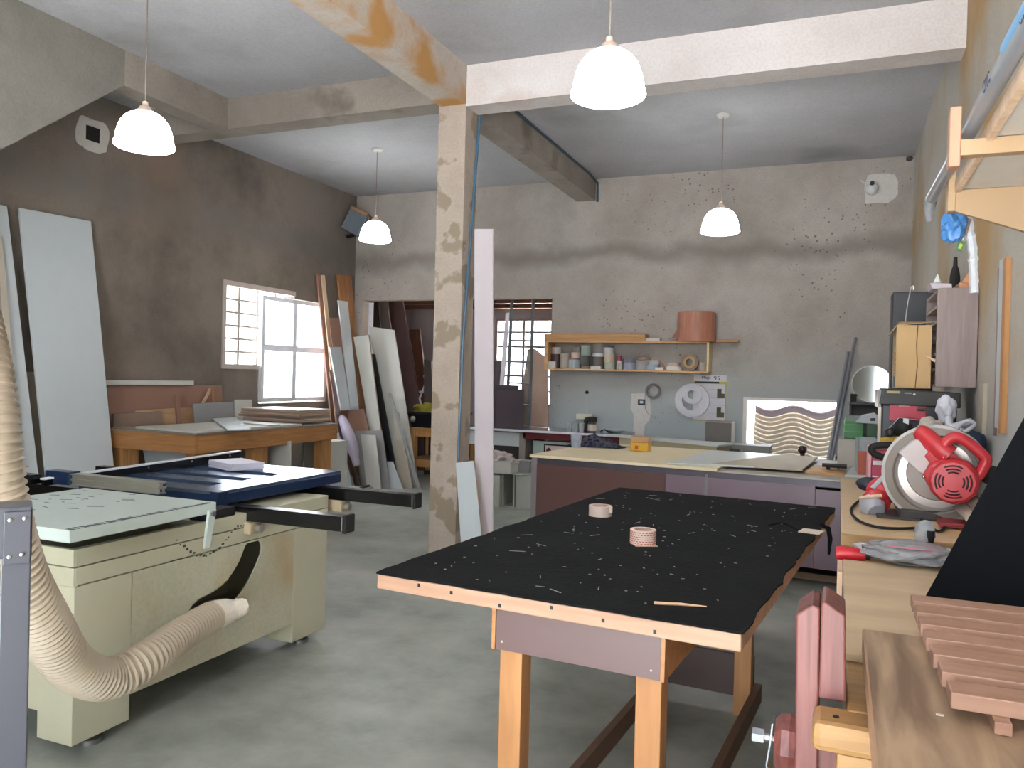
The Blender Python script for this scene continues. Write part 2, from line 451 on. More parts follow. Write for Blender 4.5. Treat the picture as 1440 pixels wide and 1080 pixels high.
# right side panel with the curved dust slot
def slot_loop():
    outer = [(-2.67, 3.12, 0.655), (-2.67, 3.182, 0.661), (-2.67, 3.22, 0.622), (-2.67, 3.216, 0.573), (-2.67, 3.176, 0.509), (-2.67, 3.112, 0.436), (-2.67, 3.049, 0.392), (-2.67, 2.982, 0.354), (-2.67, 2.854, 0.355), (-2.67, 2.74, 0.382), (-2.67, 2.752, 0.421), (-2.67, 2.807, 0.452), (-2.67, 2.895, 0.463), (-2.67, 2.987, 0.499), (-2.67, 3.063, 0.568)]
    P_ = [Vector((XS, p[1], p[2])) for p in outer]; n = len(P_); o = []
    for i in range(n):
        a, b_, c, d = P_[i-1], P_[i], P_[(i+1) % n], P_[(i+2) % n]
        for k in range(4):
            t = k/4; o.append(.5*((2*b_) + (c-a)*t + (2*a-5*b_+4*c-d)*t*t + (3*b_-a-3*c+d)*t**3))
    return o
side = plate_with_holes(nb(), [(XS, 2.434, .15), (XS, 3.483, .15), (XS, 3.483, .655), (XS, 2.434, .655)], [[(XS, min(max(p[1], 2.45), 3.47), min(p[2], .648)) for p in slot_loop()]], (-.006, 0, 0))
O('side_panel', side, plaster('cream_rusty', ['#b4b49d', '#bab8a2', '#bdb9a0'], scale=2, bump=0, rough=.45, stain=('#a98f68', .5, .72, 1.7)), saw)
O('body_panel', B(-3.55, XS - .004, 2.165, 2.18, .15, .72), m_cream, saw)
O('body_panel', B(-3.55, XS - .004, 3.77, 3.78, .15, .8), m_cream, saw)
O('body_panel', B(-3.56, -3.545, 2.165, 3.78, .15, .8), m_cream, saw)
O('body_panel', B(-3.55, XS - .01, 2.18, 3.77, .15, .16), m_cream, saw)
st = nb(); box(st, -2.69, XS + .002, 2.165, 3.78, .660, .728, b=.002); box(st, -2.70, XS + .003, 2.165, 3.5, .733, .80, b=.002); box(st, -2.70, XS + .003, 3.5, 3.78, .733, .80, b=.002)
O('side_strip', st, m_cream, saw)
O('body_top', B(-3.55, -2.70, 2.82, 3.78, .78, .80), m_cream, saw)
O('front_strip', B(-3.55, -2.668, 2.155, 2.175, .733, .80, b=.002), m_cream, saw)
O('front_strip', B(-3.55, -2.669, 2.157, 2.175, .660, .728, b=.002), m_cream, saw)
for y0, y1 in ((2.163, 2.431), (3.486, 3.782)):
    l = O('leg', B(-2.86, XS, y0, y1, .045, .655, b=.003), m_cream, saw)
    O('levelling_foot', lathe(nb(), [(.045, 0), (.045, .02), (.02, .03), (.02, .05)], M=Matrix.Translation((-2.73, (y0+y1)/2, 0))), m_steel, l, smooth=True)
    l = O('leg', B(-3.55, -3.36, y0, y1, .045, .655, b=.003), m_cream, saw)
    O('levelling_foot', lathe(nb(), [(.045, 0), (.045, .02), (.02, .03), (.02, .05)], M=Matrix.Translation((-3.45, (y0+y1)/2, 0))), m_steel, l, smooth=True)
npl = O('name_plate', B(-2.92, -2.83, 2.156, 2.165, .62, .705), mat('plate_brown', '#6d5c54', .5), saw)
O('plate_emblem', lathe(nb(), [(.001, 0), (.026, 0), (.026, .003), (.001, .003)], n=20, M=Matrix.Translation((-2.865, 2.156, .663)) @ Matrix.Rotation(R(90), 4, 'X')), mat('emblem_red', '#a02c34', .5), npl)
# cream side table slab with chipped edge
O('recess_shade', B(-2.76, -2.6715, 2.83, 3.03, .802, .842), m_dark, saw)  # near-black block standing in for the shade under the slab
O('cream_table', prism(nb(), [(-2.573, 2.06, .9), (-2.59, 2.815, .9), (-3.42, 2.82, .9), (-3.42, 2.20, .9), (-3.30, 2.06, .9)], (0, 0, -.048), b=.003), m_creamtop, saw)
ch = nb()
for k in range(26):
    y = 2.07 + k*.028
    w = random.uniform(.004, .014)
    box(ch, -2.60 - w, -2.5735 - (y-2.06)*.022, y, y + random.uniform(.015, .027), .8995, .9008)
for k in range(34):
    x, y = random.uniform(-3.35, -2.9), random.uniform(2.2, 2.78)
    a = random.uniform(-.2, .5); l = random.uniform(.01, .07)
    box(ch, -l/2, l/2, -.003, .003, 0, .0008, M=Matrix.Translation((x, y, .9)) @ Matrix.Rotation(a, 4, 'Z'))
o = O('chipped_paint', ch, mat('bare_dark_metal', '#39434a', .5), saw)
o['kind'] = 'stuff'
O('folding_arm', prism(nb(), [(-2.568, 2.735, .875), (-2.568, 2.78, .875), (-2.60, 2.78, .70), (-2.60, 2.745, .70)], (.014, 0, 0), b=.003), m_creamtop, saw)
O('arm_bolt', lathe(nb(), [(.013, 0), (.013, .01)], n=6, M=Matrix.Translation((-2.556, 2.757, .858)) @ Matrix.Rotation(R(90), 4, 'Y')), m_steel, saw)
# chain of worn paint on the side
wr = nb()
for k in range(22):
    t = k/21; y = 2.66 + .42*t; z = .74 - .10*math.sin(math.pi*min(1, t*1.15)) + random.uniform(-.004, .004)
    box(wr, XS + .0025, XS + .0042, y, y + random.uniform(.004, .016), z, z + random.uniform(.003, .012))
o = O('worn_paint', wr, mat('worn_dark', '#3c3830', .8), saw)
o['kind'] = 'stuff'
# blue cast table with slots
bt = nb()
box(bt, -3.74, -2.80, 3.06, 4.08, .885, .9)
tb = O('blue_table', B(-3.75, -2.795, 3.05, 4.09, .83, .884, b=.004), m_blue, saw)
tp = plate_with_holes(nb(), [(-3.75, 3.05, .9), (-2.80, 3.05, .9), (-2.80, 4.09, .9), (-3.75, 4.09, .9)],
    [[(-3.70, a, .9), (-2.97, a, .9), (-3.0, b_, .9), (-3.70, b_, .9)] for a, b_ in ((3.19, 3.30), (3.42, 3.53), (3.66, 3.78))], (0, 0, -.016))
O('slotted_top', tp, m_bluetop, tb)
O('blue_block', B(-2.83, -2.775, 3.03, 3.10, .79, .902, b=.004), m_blue, saw)
# black fence with pale top edge
fn = O('rip_fence', prism(nb(), [(-3.66, 2.78, .895), (-3.66, 4.19, .895), (-3.66, 4.19, .958), (-3.66, 2.78, .925)], (-.018, 0, 0)), m_tubeblack, saw)
O('fence_edge', prism(nb(), [(-3.652, 2.78, .925), (-3.652, 4.19, .958), (-3.652, 4.19, .966), (-3.652, 2.78, .933)], (-.035, 0, 0)), mat('fence_white', '#d9dade', .3), fn)
for k in range(4):
    O('fence_bolt', lathe(nb(), [(.006, 0), (.006, .004)], n=10, M=Matrix.Translation((-3.66, 3.1 + k*.33, .918 + k*.007)) @ Matrix.Rotation(R(90), 4, 'Y')), m_steel, fn)
# aluminium rail lying on the near table
al = nb()
for z0, z1 in ((.900, .906), (.925, .933), (.952, .958)): box(al, -3.55, -2.965, 2.84, 2.89, z0, z1)
box(al, -3.55, -2.966, 2.850, 2.880, .905, .955)
ar = O('aluminium_rail', al, m_alu, saw)
O('rail_end_slots', B(-2.967, -2.9645, 2.852, 2.862, .91, .922), m_dark, ar); O('rail_end_slots', B(-2.967, -2.9645, 2.868, 2.884, .936, .948), m_dark, ar)
O('rail_block', B(-3.72, -3.55, 2.83, 2.90, .899, .965, b=.004), m_blue, saw)
# black square rails
for y, z, x1 in ((3.14, .795, -2.09), (3.90, .795, -2.15)):
    rl = O('square_rail', B(-4.6, x1 - .02, y - .035, y + .035, z - .035, z + .035, b=.004), m_tubeblack, saw)
    O('end_cap', B(x1 - .02, x1, y - .04, y + .04, z - .042, z + .042, b=.004), m_rub, rl)
    br = O('rail_clamp', B(-2.72, -2.63, y - .05, y + .05, z - .10, z - .036, b=.008), mat('tan_casting', '#b3a488', .6), saw)
    O('clamp_knob', lathe(nb(), [(.022, 0), (.022, .03), (.012, .034)], n=14, M=Matrix.Translation((-2.63, y, z - .07)) @ Matrix.Rotation(R(90), 4, 'Y')), m_alu, br, smooth=True)
O('cross_rail', B(-5.2, -3.7, 2.74, 2.80, .905, .95), m_tubeblack, saw)
O('cross_rail', B(-4.9, -3.4, 2.60, 2.66, .80, .86), m_tubeblack, saw)
one('offcut_board', 'thin tan hardboard sheet lying across the black rails left of the saw', 'board', B(-5.25, -4.0, 2.60, 2.95, .951, .956), mat('hardboard', '#9b9184', .7))
# stapled pages
pg = T('paper_stack', 'pile of white printed pages on the blue saw table', 'papers', (-3.3, 3.9, .9))
for k in range(9):
    O('sheet', B(-.15, .15, -.105, .105, k*.0045, k*.0045 + .004, M=Matrix.Translation((-3.403 + random.uniform(-.006, .006), 3.86 + random.uniform(-.006, .006), .9005)) @ Matrix.Rotation(R(-22) + random.uniform(-.03, .03), 4, 'Z')), mat('paper_white', '#d4d3e2', .8, var=.03), pg)
# ---------------------------------------------------------------- ribbed hose
hp = smooth_path([(-3.309, 1.471, 3.648), (-2.979, 1.492, 2.967), (-2.624, 1.523, 2.27), (-2.369, 1.515, 1.768), (-2.187, 1.478, 1.404), (-2.155, 1.489, 1.148), (-2.193, 1.579, 0.907), (-2.292, 1.752, 0.679), (-2.405, 1.942, 0.475), (-2.443, 2.12, 0.359), (-2.432, 2.287, 0.377), (-2.498, 2.53, 0.393), (-2.557, 2.776, 0.398)], 26)
rs = [.080 + .0045*math.cos(i*2*math.pi/2.5) for i in range(len(hp))]
def resample(P_, step):
    out = [P_[0]]; rest = step
    for a, b_ in zip(P_, P_[1:]):
        d = (b_ - a).length; t = rest
        while t <= d: out.append(a.lerp(b_, t/d)); t += step
        rest = t - d
    return out
fine = resample(hp, .0034)
for _ in range(4): fine = [fine[0]] + [(a + b_*2 + c)/4 for a, b_, c in zip(fine, fine[1:], fine[2:])] + [fine[-1]]
L_ = [0]
for a, b_ in zip(fine, fine[1:]): L_.append(L_[-1] + (b_ - a).length)
rs = [.074 - .012*max(0, (l - .75*L_[-1])/(L_[-1]*.25)) + .0085*max(0, math.cos(l*2*math.pi/.024))**1.2 for l in L_]
hs = T('dust_hose', 'ribbed beige dust hose curving from behind the grey post into the saw', 'hose', hp[len(hp)//2])
O('ribbed_tube', tube(nb(), fine, rs, n=28), mat('hose_beige', '#ab9e8b', .5, var=.05), hs, smooth=True)
nz = [Vector((-2.557, 2.776, 0.398)), Vector((-2.533, 2.862, 0.404)), Vector((-2.492, 2.922, 0.414))]
O('hose_nozzle', tube(nb(), smooth_path(nz, 5), [.066, .066, .064, .06, .058, .05, .045, .045, .042, .04, .03], n=20), mat('dusty_white', '#d6cdc0', .9, bump=.5, scale=40), hs, smooth=True)
# ---------------------------------------------------------------- grey post machine
m_grey = mat('grey_enamel', '#3d3f48', .4, var=.06)
a0 = Vector((-1.496, 1.112, 1.203))
pm = T('machine_frame', 'dark grey bolted steel machine frame at the left edge in front of the saw', 'machine', (a0.x, a0.y, 0), R(54))
a1 = a0; a0 = Vector((0, 0, a0.z))
O('post', B(a0.x - .052, a0.x, a0.y, a0.y + .06, 0, a0.z - .01, b=.003), m_grey, pm, local=True)
O('top_beam', B(a0.x - .9, a0.x + .001, a0.y - .004, a0.y + .09, a0.z - .09, a0.z + .012, b=.004), m_grey, pm, local=True)
gp = O('gusset_plate', B(a0.x - .047, a0.x - .002, a0.y - .010, a0.y - .003, a0.z - .10, a0.z + .004, b=.001), m_grey, pm, local=True)
for dx, dz in ((-.037, -.012), (-.012, -.010), (-.037, -.085), (-.016, -.082)):
    O('screw', lathe(nb(), [(.0045, 0), (.004, .003), (.002, .004)], n=12, M=Matrix.Translation((a0.x + dx, a0.y - .010, a0.z + dz)) @ Matrix.Rotation(R(90), 4, 'X')), m_steel, gp, smooth=True, local=True)
O('post', B(a0.x - .9, a0.x - .85, a0.y, a0.y + .06, 0, a0.z - .08, b=.003), m_grey, pm, local=True)

# ================================================================== work table under black felt
m_pine = wood('pine_edge', '#a57f67', '#b5937b', 'X', .6, 2.2)
m_oran = wood('orange_pine', '#a9764a', '#bb8858', 'Z', .5, 2.0)
m_oranx = wood('orange_pine_rail', '#a57146', '#b98554', 'X', .5, 2.0)
m_purp = mat('brown_melamine', '#6b5656', .35, var=.08, scale=4)
m_felt = plaster('black_felt', ['#0b0c0e', '#111214', '#161718'], scale=3, bump=.3, rough=.95)
m_felt.node_tree.nodes['Principled BSDF'].inputs['Specular IOR Level'].default_value = .15
wt = T('work_table', 'big wooden work table topped with worn black felt in the foreground', 'table', (-1.378, 2.232, 0), R(-4.2))
def L_O(name, bm, m, par=None, smooth=False): return O(name, bm, m, par or wt, smooth, local=True)
TP = [(0, 0), (1.165, -.01), (1.205, 2.39), (.0, 2.43)]
tt = L_O('tabletop', prism(nb(), [(x, y, .845) for x, y in TP], (0, 0, -.047), b=.004), m_pine)
for u, z in ((.28, .82), (.45, .806), (.62, .826), (.78, .815), (.93, .808), (.16, .826)):
    L_O('nail_hole', B(u, u + .009, -.0085*u/1.1 - .002, .004, z, z + .011), m_dark, tt)
fb = nb()
edge = []
for a, b_ in zip(TP, TP[1:] + TP[:1]):
    n = 44
    for k in range(n):
        t = k/n; p = Vector((a[0] + (b_[0]-a[0])*t, a[1] + (b_[1]-a[1])*t, 0))
        d = (Vector((b_[0]-a[0], b_[1]-a[1], 0))).normalized(); nn = Vector((d.y, -d.x, 0))
        p += nn*(.004 + .010*noise.noise(p*6) + .006*noise.noise(p*23)); edge.append((p.x, p.y))
prism(fb, [(x, y, .8525) for x, y in edge], (0, 0, -.006))
felt = L_O('felt_cover', fb, m_felt)
ct = nb()
random.seed(11)
for k in range(150):
    x, y = random.uniform(.06, 1.1), random.uniform(.06, 2.34)
    l, w = (random.uniform(.003, .012), random.uniform(.002, .005)) if random.random() < .82 else (random.uniform(.02, .06), random.uniform(.0015, .004))
    box(ct, -l/2, l/2, -w/2, w/2, 0, .0015, M=Matrix.Translation((x, y, .8525)) @ Matrix.Rotation(random.uniform(0, 3.1), 4, 'Z'))
o = L_O('sawdust_specks', ct, mat('specks', '#8f8f8c', .8)); o['kind'] = 'stuff'
L_O('torn_strip', tube(nb(), [(1.19, 1.78, .855), (1.225, 1.77, .845), (1.235, 1.755, .80), (1.232, 1.745, .73)], [.008, .012, .012, .006], n=6), m_felt, felt)
L_O('felt_curl', tube(nb(), smooth_path([(.98, 1.62, .853), (1.03, 1.66, .866), (1.08, 1.63, .860), (1.12, 1.58, .853)], 4), .004, n=6), m_felt, felt)
ap = L_O('apron', B(.425, .94, .035, .053, .665, .797), m_purp)
for x in (.445, .915): L_O('apron_nail', lathe(nb(), [(.004, 0), (.003, .002)], n=8, M=Matrix.Translation((x, .035, .69)) @ Matrix.Rotation(R(90), 4, 'X')), mat('nail_head', '#c7b7a4', .4), ap)
L_O('apron', B(.425, .94, 1.60, 1.62, .665, .797), m_purp)
for x in (.412, .942): L_O('apron_end', B(x, x + .012, .03, 1.62, .665, .797), m_oranx)
for x0 in (.43, .865):
    for y0 in (.055, 1.53): L_O('leg', B(x0, x0 + .075, y0, y0 + .07, 0, .80, b=.003), m_oran)
for x0 in (.505, .945): L_O('stretcher', B(x0, x0 + .03, .055, 1.62, .05, .13), mat('dark_old_wood', '#6b5140', .6))
L_O('lower_board', B(.43, .94, 1.605, 1.625, .06, .25), mat('dark_brown_board', '#4e3d38', .5))
# things lying on the felt
def felt_pt(px): return px
def tape(name, label, p, r, h, mt, core, extra=None):
    t = T(name, label, 'tape', p, 0, 'tape rolls on the black felt')
    ring(b := nb(), r, r*.74, h, Matrix.Translation(p)); O('tape_winding', b, mt, t, True)
    ring(b := nb(), r*.745, r*.66, h*1.0, Matrix.Translation(p)); O('cardboard_core', b, core, t, True)
    if extra: extra(t)
    return t
m_core = mat('card_core', '#b9998a', .7)
p1 = Vector((-1.03, 3.642, 0.853)); p2 = Vector((-0.702, 3.112, 0.853))
def flap(t): O('loose_end', B(p1.x + .048, p1.x + .064, p1.y - .02, p1.y - .018, p1.z + .02, p1.z + .05), mat('tape_cream2', '#d9c4b4', .4), t)
tape('tape_roll', 'plain cream roll of packing tape on the black felt, farther of two', p1, .054, .048, mat('tape_cream', '#cdb9ac', .4), m_core, flap)
def prints(t):
    b = nb()
    for r_ in range(6):
        for k in range(26):
            a = 2*math.pi*(k + .5*(r_ % 2))/26
            box(b, .0508, .0516, -.0042, .0042, -.0016, .0016, M=Matrix.Translation((p2.x, p2.y, p2.z + .006 + r_*.0085)) @ Matrix.Rotation(a, 4, 'Z'))
    O('printed_marks', b, mat('print_red', '#b0564e', .6), t)
tape('tape_roll', 'cream roll of tape printed all over in red, nearer on the black felt', p2, .051, .056, mat('tape_printed', '#d8c0b2', .5), m_core, prints)
one('cardboard_scrap', 'small square cream card under the printed tape roll', 'card', B(-.045, .045, -.04, .04, 0, .0025, M=Matrix.Translation(p2 + Vector((.01, -.018, -.0028))) @ Matrix.Rotation(.5, 4, 'Z')), mat('card_scrap', '#c9ab8e', .8))
one('cardboard_scrap', 'small pale card chip at the right edge of the black felt', 'card', B(-.045, .045, -.05, .05, 0, .004, M=Matrix.Translation((-0.094, 3.724, 0.853)) @ Matrix.Rotation(-.2, 4, 'Z')), mat('pale_card', '#c9bbae', .8))
q1, q2 = Vector((-0.477, 2.283, 0.856)), Vector((-0.333, 2.318, 0.856))
sl = tube(nb(), [q1, q1.lerp(q2, .5) + Vector((0, .003, .001)), q2], [.006, .005, .002], n=5)
tube(sl, [q1 + Vector((-.002, .004, 0)), q1.lerp(q2, .3) + Vector((0, .010, .001))], [.005, .002], n=5)
one('wood_splinter', 'long pale wood splinter near the front edge of the black felt', 'wood splinter', sl, mat('splinter', '#c9a582', .7))
for k, (x, y) in enumerate(((1118, 735), (1095, 792), (1104, 796))):
    pass

# ================================================================== left wall: bench and leaning boards
m_wbd = mat('white_melamine', '#bcc3c7', .35, var=.03)
m_wbd2 = mat('warm_white_melamine', '#c6c6c0', .4, var=.03)
m_gbd = mat('grey_melamine', '#8f9091', .45, var=.05)
m_beige = mat('beige_melamine', '#b0a798', .5, var=.06)
m_brn = mat('mdf_brown', '#94705f', .7, var=.08, scale=2)
m_mauve = mat('mauve_melamine', '#83696a', .4, var=.05)
m_oak = wood('oak_board', '#8f6238', '#a9774a', 'Z', .5)
m_red = wood('red_brown_wood', '#5d3526', '#74452f', 'Z', .5)
m_pale = wood('pale_strip', '#c3a488', '#d3b79c', 'Z', .6)
def lean(name, label, pts, t, m, cat='board', group=None, edge=None, b=.002):
    """board leaning with its front face on pts; a board with a differently coloured edge gets a core part"""
    if edge is None:
        return one(name, label, cat, slab(nb(), pts, t, b), m, group)
    base = (Vector(pts[2]) + Vector(pts[3])) / 2
    r = T(name, label, cat, base, 0, group)
    O('face', slab(nb(), pts, .003), m, r)
    P_ = [Vector(p) for p in pts]; n = (P_[1]-P_[0]).cross(P_[2]-P_[0]).normalized()
    if n.dot(EYE - P_[0]) > 0: n = -n
    O('core', slab(nb(), [p + n*.003 for p in P_], t - .003), edge, r)
    return r
# far left
lean('leaning_board', 'widest tall white panel leaning on the left wall', [(-6.353, 4.554, 2.805), (-6.357, 5.244, 2.824), (-5.82, 5.165, 0), (-5.82, 4.52, 0)], .02, m_wbd)
lean('leaning_board', 'narrow tall white board left of the widest leaning panel', [(-6.382, 4.387, 2.801), (-6.382, 4.471, 2.801), (-5.849, 4.487, 0), (-5.85, 4.29, 0)], .02, m_wbd)
lean('leaning_board', 'narrow beige board edge-on at the far left border', [(-6.283, 4.324, 2.536), (-6.282, 4.364, 2.532), (-5.749, 4.268, 0), (-5.75, 4.17, 0)], .03, m_beige)
lean('leaning_board', 'low beige-grey panel behind the tall boards at far left', [(-6.273, 4.315, 1.439), (-6.273, 4.682, 1.439), (-6.099, 4.78, 0), (-6.1, 4.225, 0)], .02, m_beige)
lean('mdf_sheet', 'large reddish-brown sheet lying on its side along the left wall', [(-6.356, 5.448, 1.322), (-6.356, 6.954, 1.322), (-6.331, 7.04, 0), (-6.33, 5.458, 0)], .02, m_brn)
one('shelf_strip', 'white narrow strip lying along the top of the reddish-brown sheet', 'board', B(XL + .02, -6.32, 5.3, 6.50, 1.327, 1.372, b=.002), m_wbd2)
lean('plywood_offcut', 'long pale plank lying against the reddish-brown sheet', [(-6.302, 5.731, 1.076), (-6.302, 6.513, 1.097), (-6.281, 6.63, 0), (-6.279, 5.739, 0)], .025, wood('pale_plank', '#b4906b', '#c4a37e', 'Y'))
lean('plywood_offcut', 'grey-brown plank standing low before the reddish-brown sheet, left of the pale plank', [(-6.261, 5.451, 1.059), (-6.261, 6.025, 1.068), (-6.239, 6.121, 0), (-6.239, 5.459, 0)], .02, mat('greybrown_ply', '#8b7565', .7))
lean('wood_stick', 'reddish upright stick propped before the pale plank', [(-6.217, 6.152, 1.225), (-6.217, 6.199, 1.217), (-6.179, 6.367, 0), (-6.179, 6.3, 0)], .03, m_brn)
lean('wood_stick', 'slanted thin stick propped behind the grey square panel', [(-6.296, 6.707, 1.293), (-6.296, 6.749, 1.285), (-6.289, 6.504, 0.962), (-6.289, 6.464, 0.964)], .012, m_pale)
lean('wood_stick', 'short upright stick right of the slanted stick', [(-6.276, 6.717, 1.293), (-6.276, 6.749, 1.286), (-6.248, 6.858, 0), (-6.251, 6.795, 0)], .015, m_oak)
lean('leaning_board', 'grey square panel standing behind the wooden bench', [(-6.223, 6.4, 1.133), (-6.223, 6.99, 1.144), (-6.2, 7.129, 0), (-6.2, 6.536, 0)], .02, m_gbd)
lean('leaning_board', 'small off-white panel standing right of the grey square panel', [(-6.213, 7.012, 1.167), (-6.213, 7.279, 1.163), (-6.189, 7.334, 0), (-6.19, 7.087, 0)], .025, m_wbd2)
# boards seen under the bench
lean('leaning_board', 'white panel with a grooved edge standing under the bench near end', [(-6.103, 5.642, 0.734), (-5.586, 5.643, 0.771), (-5.54, 5.62, 0), (-5.857, 5.62, 0)], .03, m_wbd)
lean('leaning_board', 'grey panel under the bench behind the near leg', [(-5.556, 5.872, 0.729), (-5.183, 5.873, 0.777), (-5.088, 5.85, 0), (-5.457, 5.848, 0)], .02, m_gbd)
for k, x in enumerate((331, 340)):
    lean('leaning_board', ['slim white board slanting under the bench, left of two', 'slim white board slanting under the bench, right of two'][k], [[(-5.562, 6.322, 0.737), (-5.5, 6.322, 0.748), (-5.186, 6.3, 0), (-5.271, 6.3, 0)], [(-5.456, 6.293, 0.752), (-5.395, 6.293, 0.763), (-5.057, 6.271, 0), (-5.141, 6.27, 0)]][k], .02, m_wbd2)
lean('leaning_board', 'pale panel under the middle of the wooden bench', [(-5.324, 6.515, 0.773), (-5.07, 6.516, 0.801), (-5.035, 6.501, 0), (-5.29, 6.5, 0)], .02, m_wbd2)
cb = T('cabinet_carcass', 'open white cabinet box under the far end of the wooden bench', 'cabinet', (-5.5, 7.2, 0))
xa, xb, ya, yb = -5.60, -5.22, 7.42, 7.75
for nm, bx_ in (('top_panel', (xa, xb, ya, yb, .70, .72)), ('bottom_panel', (xa, xb, ya, yb, .0, .02)), ('side_panel', (xa, xa + .018, ya, yb, .02, .70)), ('side_panel', (xb - .018, xb, ya, yb, .02, .70)), ('back_panel', (xa + .018, xb - .018, yb - .012, yb, .02, .70))):
    O(nm, B(*bx_), m_wbd2, cb)
# wooden bench
bn = T('wooden_bench', 'orange pine assembly bench with boards on top beside the left wall', 'workbench', (-5.62, 6.3, 0))
m_bnx = wood('bench_pine_x', '#9c6c40', '#b17d4c', 'X', .55); m_bny = wood('bench_pine_y', '#a26f40', '#ba8550', 'Y', .55); m_bnz = wood('bench_pine_z', '#a57343', '#bd8a55', 'Z', .55)
O('apron', B(-6.145, -5.10, 5.28, 5.32, .765, .925, b=.003), m_bnx, bn)
O('apron', B(-6.145, -5.10, 7.33, 7.37, .765, .925, b=.003), m_bnx, bn)
O('apron', B(-5.14, -5.10, 5.32, 7.33, .765, .925, b=.003), m_bny, bn)
O('apron', B(-6.145, -6.105, 5.32, 7.33, .765, .925, b=.003), m_bny, bn)
for x in (-6.10, -5.24):
    for y in (5.32, 6.06, 7.14): O('leg', B(x, x + .10, y, y + .19 if y < 7 else y + .18, 0, .765, b=.003), m_bnz, bn)
O('bench_top', B(-6.15, -5.095, 5.275, 7.375, .926, .94, b=.003), mat('worn_bench_top', '#8d847b', .7, var=.2), bn)
tf = nb()
for k in range(9):
    y = 5.285
    lump(tf, (-6.1 + k*.045 + random.uniform(-.01, .01), y - .002, .934), (.03, .006, .008), k, .4, 1)
O('torn_edge', tf, m_dark, bn)
one('white_board', 'large white panel lying flat on the near half of the wooden bench', 'board', prism(nb(), [(-5.93, 5.40, .942), (-5.12, 5.30, .942), (-5.11, 6.75, .942), (-5.9, 6.78, .942)], (0, 0, .018)), m_wbd2)
one('white_board', 'smaller white panel lying askew on top at the near right corner of the bench', 'board', prism(nb(), [(-6.148, 6.59, 0.965), (-6.165, 6.964, 0.965), (-4.833, 5.661, 0.965), (-4.919, 5.463, 0.965)], (0, 0, .012)), m_wbd)
one('white_board', 'narrow white strip lying beside the board stack on the bench', 'board', prism(nb(), [(-5.75, 6.4, .962), (-5.12, 6.25, .962), (-5.12, 6.42, .962), (-5.72, 6.55, .962)], (0, 0, .01)), m_wbd2)
# stack of panels on the bench
m_edge = mat('mdf_edge_tan', '#a88c78', .7)
for k, (z, dx, dy, t, lb) in enumerate(((.965, .03, .0, .03, 'lowest brown-edged panel in the stack on the bench'), (1.0, -.09, .06, .028, 'second brown-edged panel in the stack on the bench'), (1.032, .0, -.01, .028, 'third brown-edged panel in the stack on the bench'), (1.064, .0, .0, .03, 'topmost brown-edged panel with a white face in the stack on the bench'))):
    r = T('stacked_board', lb, 'board', (-5.58, 7.1, z), 0, 'panels stacked on the bench')
    O('face', B(-5.96 + dx, -5.2 + dx*.4, 6.82 + dy, 7.36 + dy, z + t - .004, z + t), m_wbd2, r)
    O('core', B(-5.96 + dx, -5.2 + dx*.4, 6.82 + dy, 7.36 + dy, z, z + t - .004), m_edge, r)
# ---------------------------------------------------------------- pile in the back corner
lean('leaning_board', 'tall brown slat left of the pale slat in the back corner', [(-6.35, 8.637, 2.774), (-6.35, 8.793, 2.775), (-6.1, 9.014, 0), (-6.1, 8.851, 0)], .02, m_brn)
lean('leaning_board', 'tall thin pale slat in the back corner', [(-6.299, 8.66, 2.766), (-6.3, 8.739, 2.776), (-6.05, 8.958, 0), (-6.05, 8.878, 0)], .012, m_pale)
lean('leaning_board', 'tallest oak-brown plank in the back corner', [(-6.328, 9.067, 2.828), (-6.33, 9.391, 2.85), (-6.13, 9.745, 0), (-6.129, 9.491, 0)], .03, m_oak)
lean('leaning_board', 'tan board top between white boards in the back corner', [(-6.219, 8.742, 2.214), (-6.221, 9.002, 2.234), (-6.02, 9.284, 0), (-6.02, 8.966, 0)], .016, m_brn)
lean('leaning_board', 'tall slim white board leaning before the oak-brown plank', [(-6.227, 8.952, 2.468), (-6.227, 9.168, 2.47), (-6.079, 9.283, 0.987), (-6.079, 9.078, 0.993)], .02, m_wbd)
lean('leaning_board', 'shorter slim white board left of the tall slim white board', [(-6.133, 8.651, 1.827), (-6.134, 8.908, 1.839), (-6.05, 9.033, 0.995), (-6.05, 8.82, 1.002)], .02, m_wbd)
lean('leaning_board', 'reddish thin strip at the left of the slim white boards', [(-6.108, 8.612, 1.531), (-6.108, 8.674, 1.532), (-5.97, 9.012, 0), (-5.97, 8.899, 0)], .01, m_mauve)
lean('leaning_board', 'brown sheet standing below the slim white boards', [(-6.192, 9.059, 0.989), (-5.867, 9.061, 1.021), (-5.48, 9, 0), (-5.782, 9, 0)], .02, m_brn)
lean('leaning_board', 'dark slanted strip at the bottom left of the corner pile', [(-6.159, 8.885, 0.872), (-6.102, 8.884, 0.856), (-5.736, 8.85, 0), (-5.828, 8.85, 0)], .02, mat('dark_oak', '#5b4a3e', .6))
lean('leaning_board', 'white narrow board at the bottom left of the corner pile', [(-6.134, 8.777, 0.672), (-6.047, 8.779, 0.713), (-5.804, 8.75, 0), (-5.941, 8.75, 0)], .02, m_wbd)
lean('leaning_board', 'white angled board beside the dark gap in the corner pile', [(-6.156, 9.219, 1.988), (-5.92, 9.222, 2.019), (-5.456, 9.049, 0), (-5.578, 9.051, 0)], .03, m_wbd2, edge=m_edge)
lean('leaning_board', 'near-black board in the gap left of the widest white board', [(-5.992, 9.31, 1.77), (-5.867, 9.31, 1.762), (-5.347, 9.159, 0), (-5.426, 9.16, 0)], .02, m_dark)  # wholly near-black board filling the gap between the white boards
lean('leaning_board', 'widest white board in the corner pile', [(-6.084, 9.472, 2.152), (-5.669, 9.468, 2.102), (-5.14, 9.299, 0), (-5.486, 9.3, 0)], .02, m_wbd2)
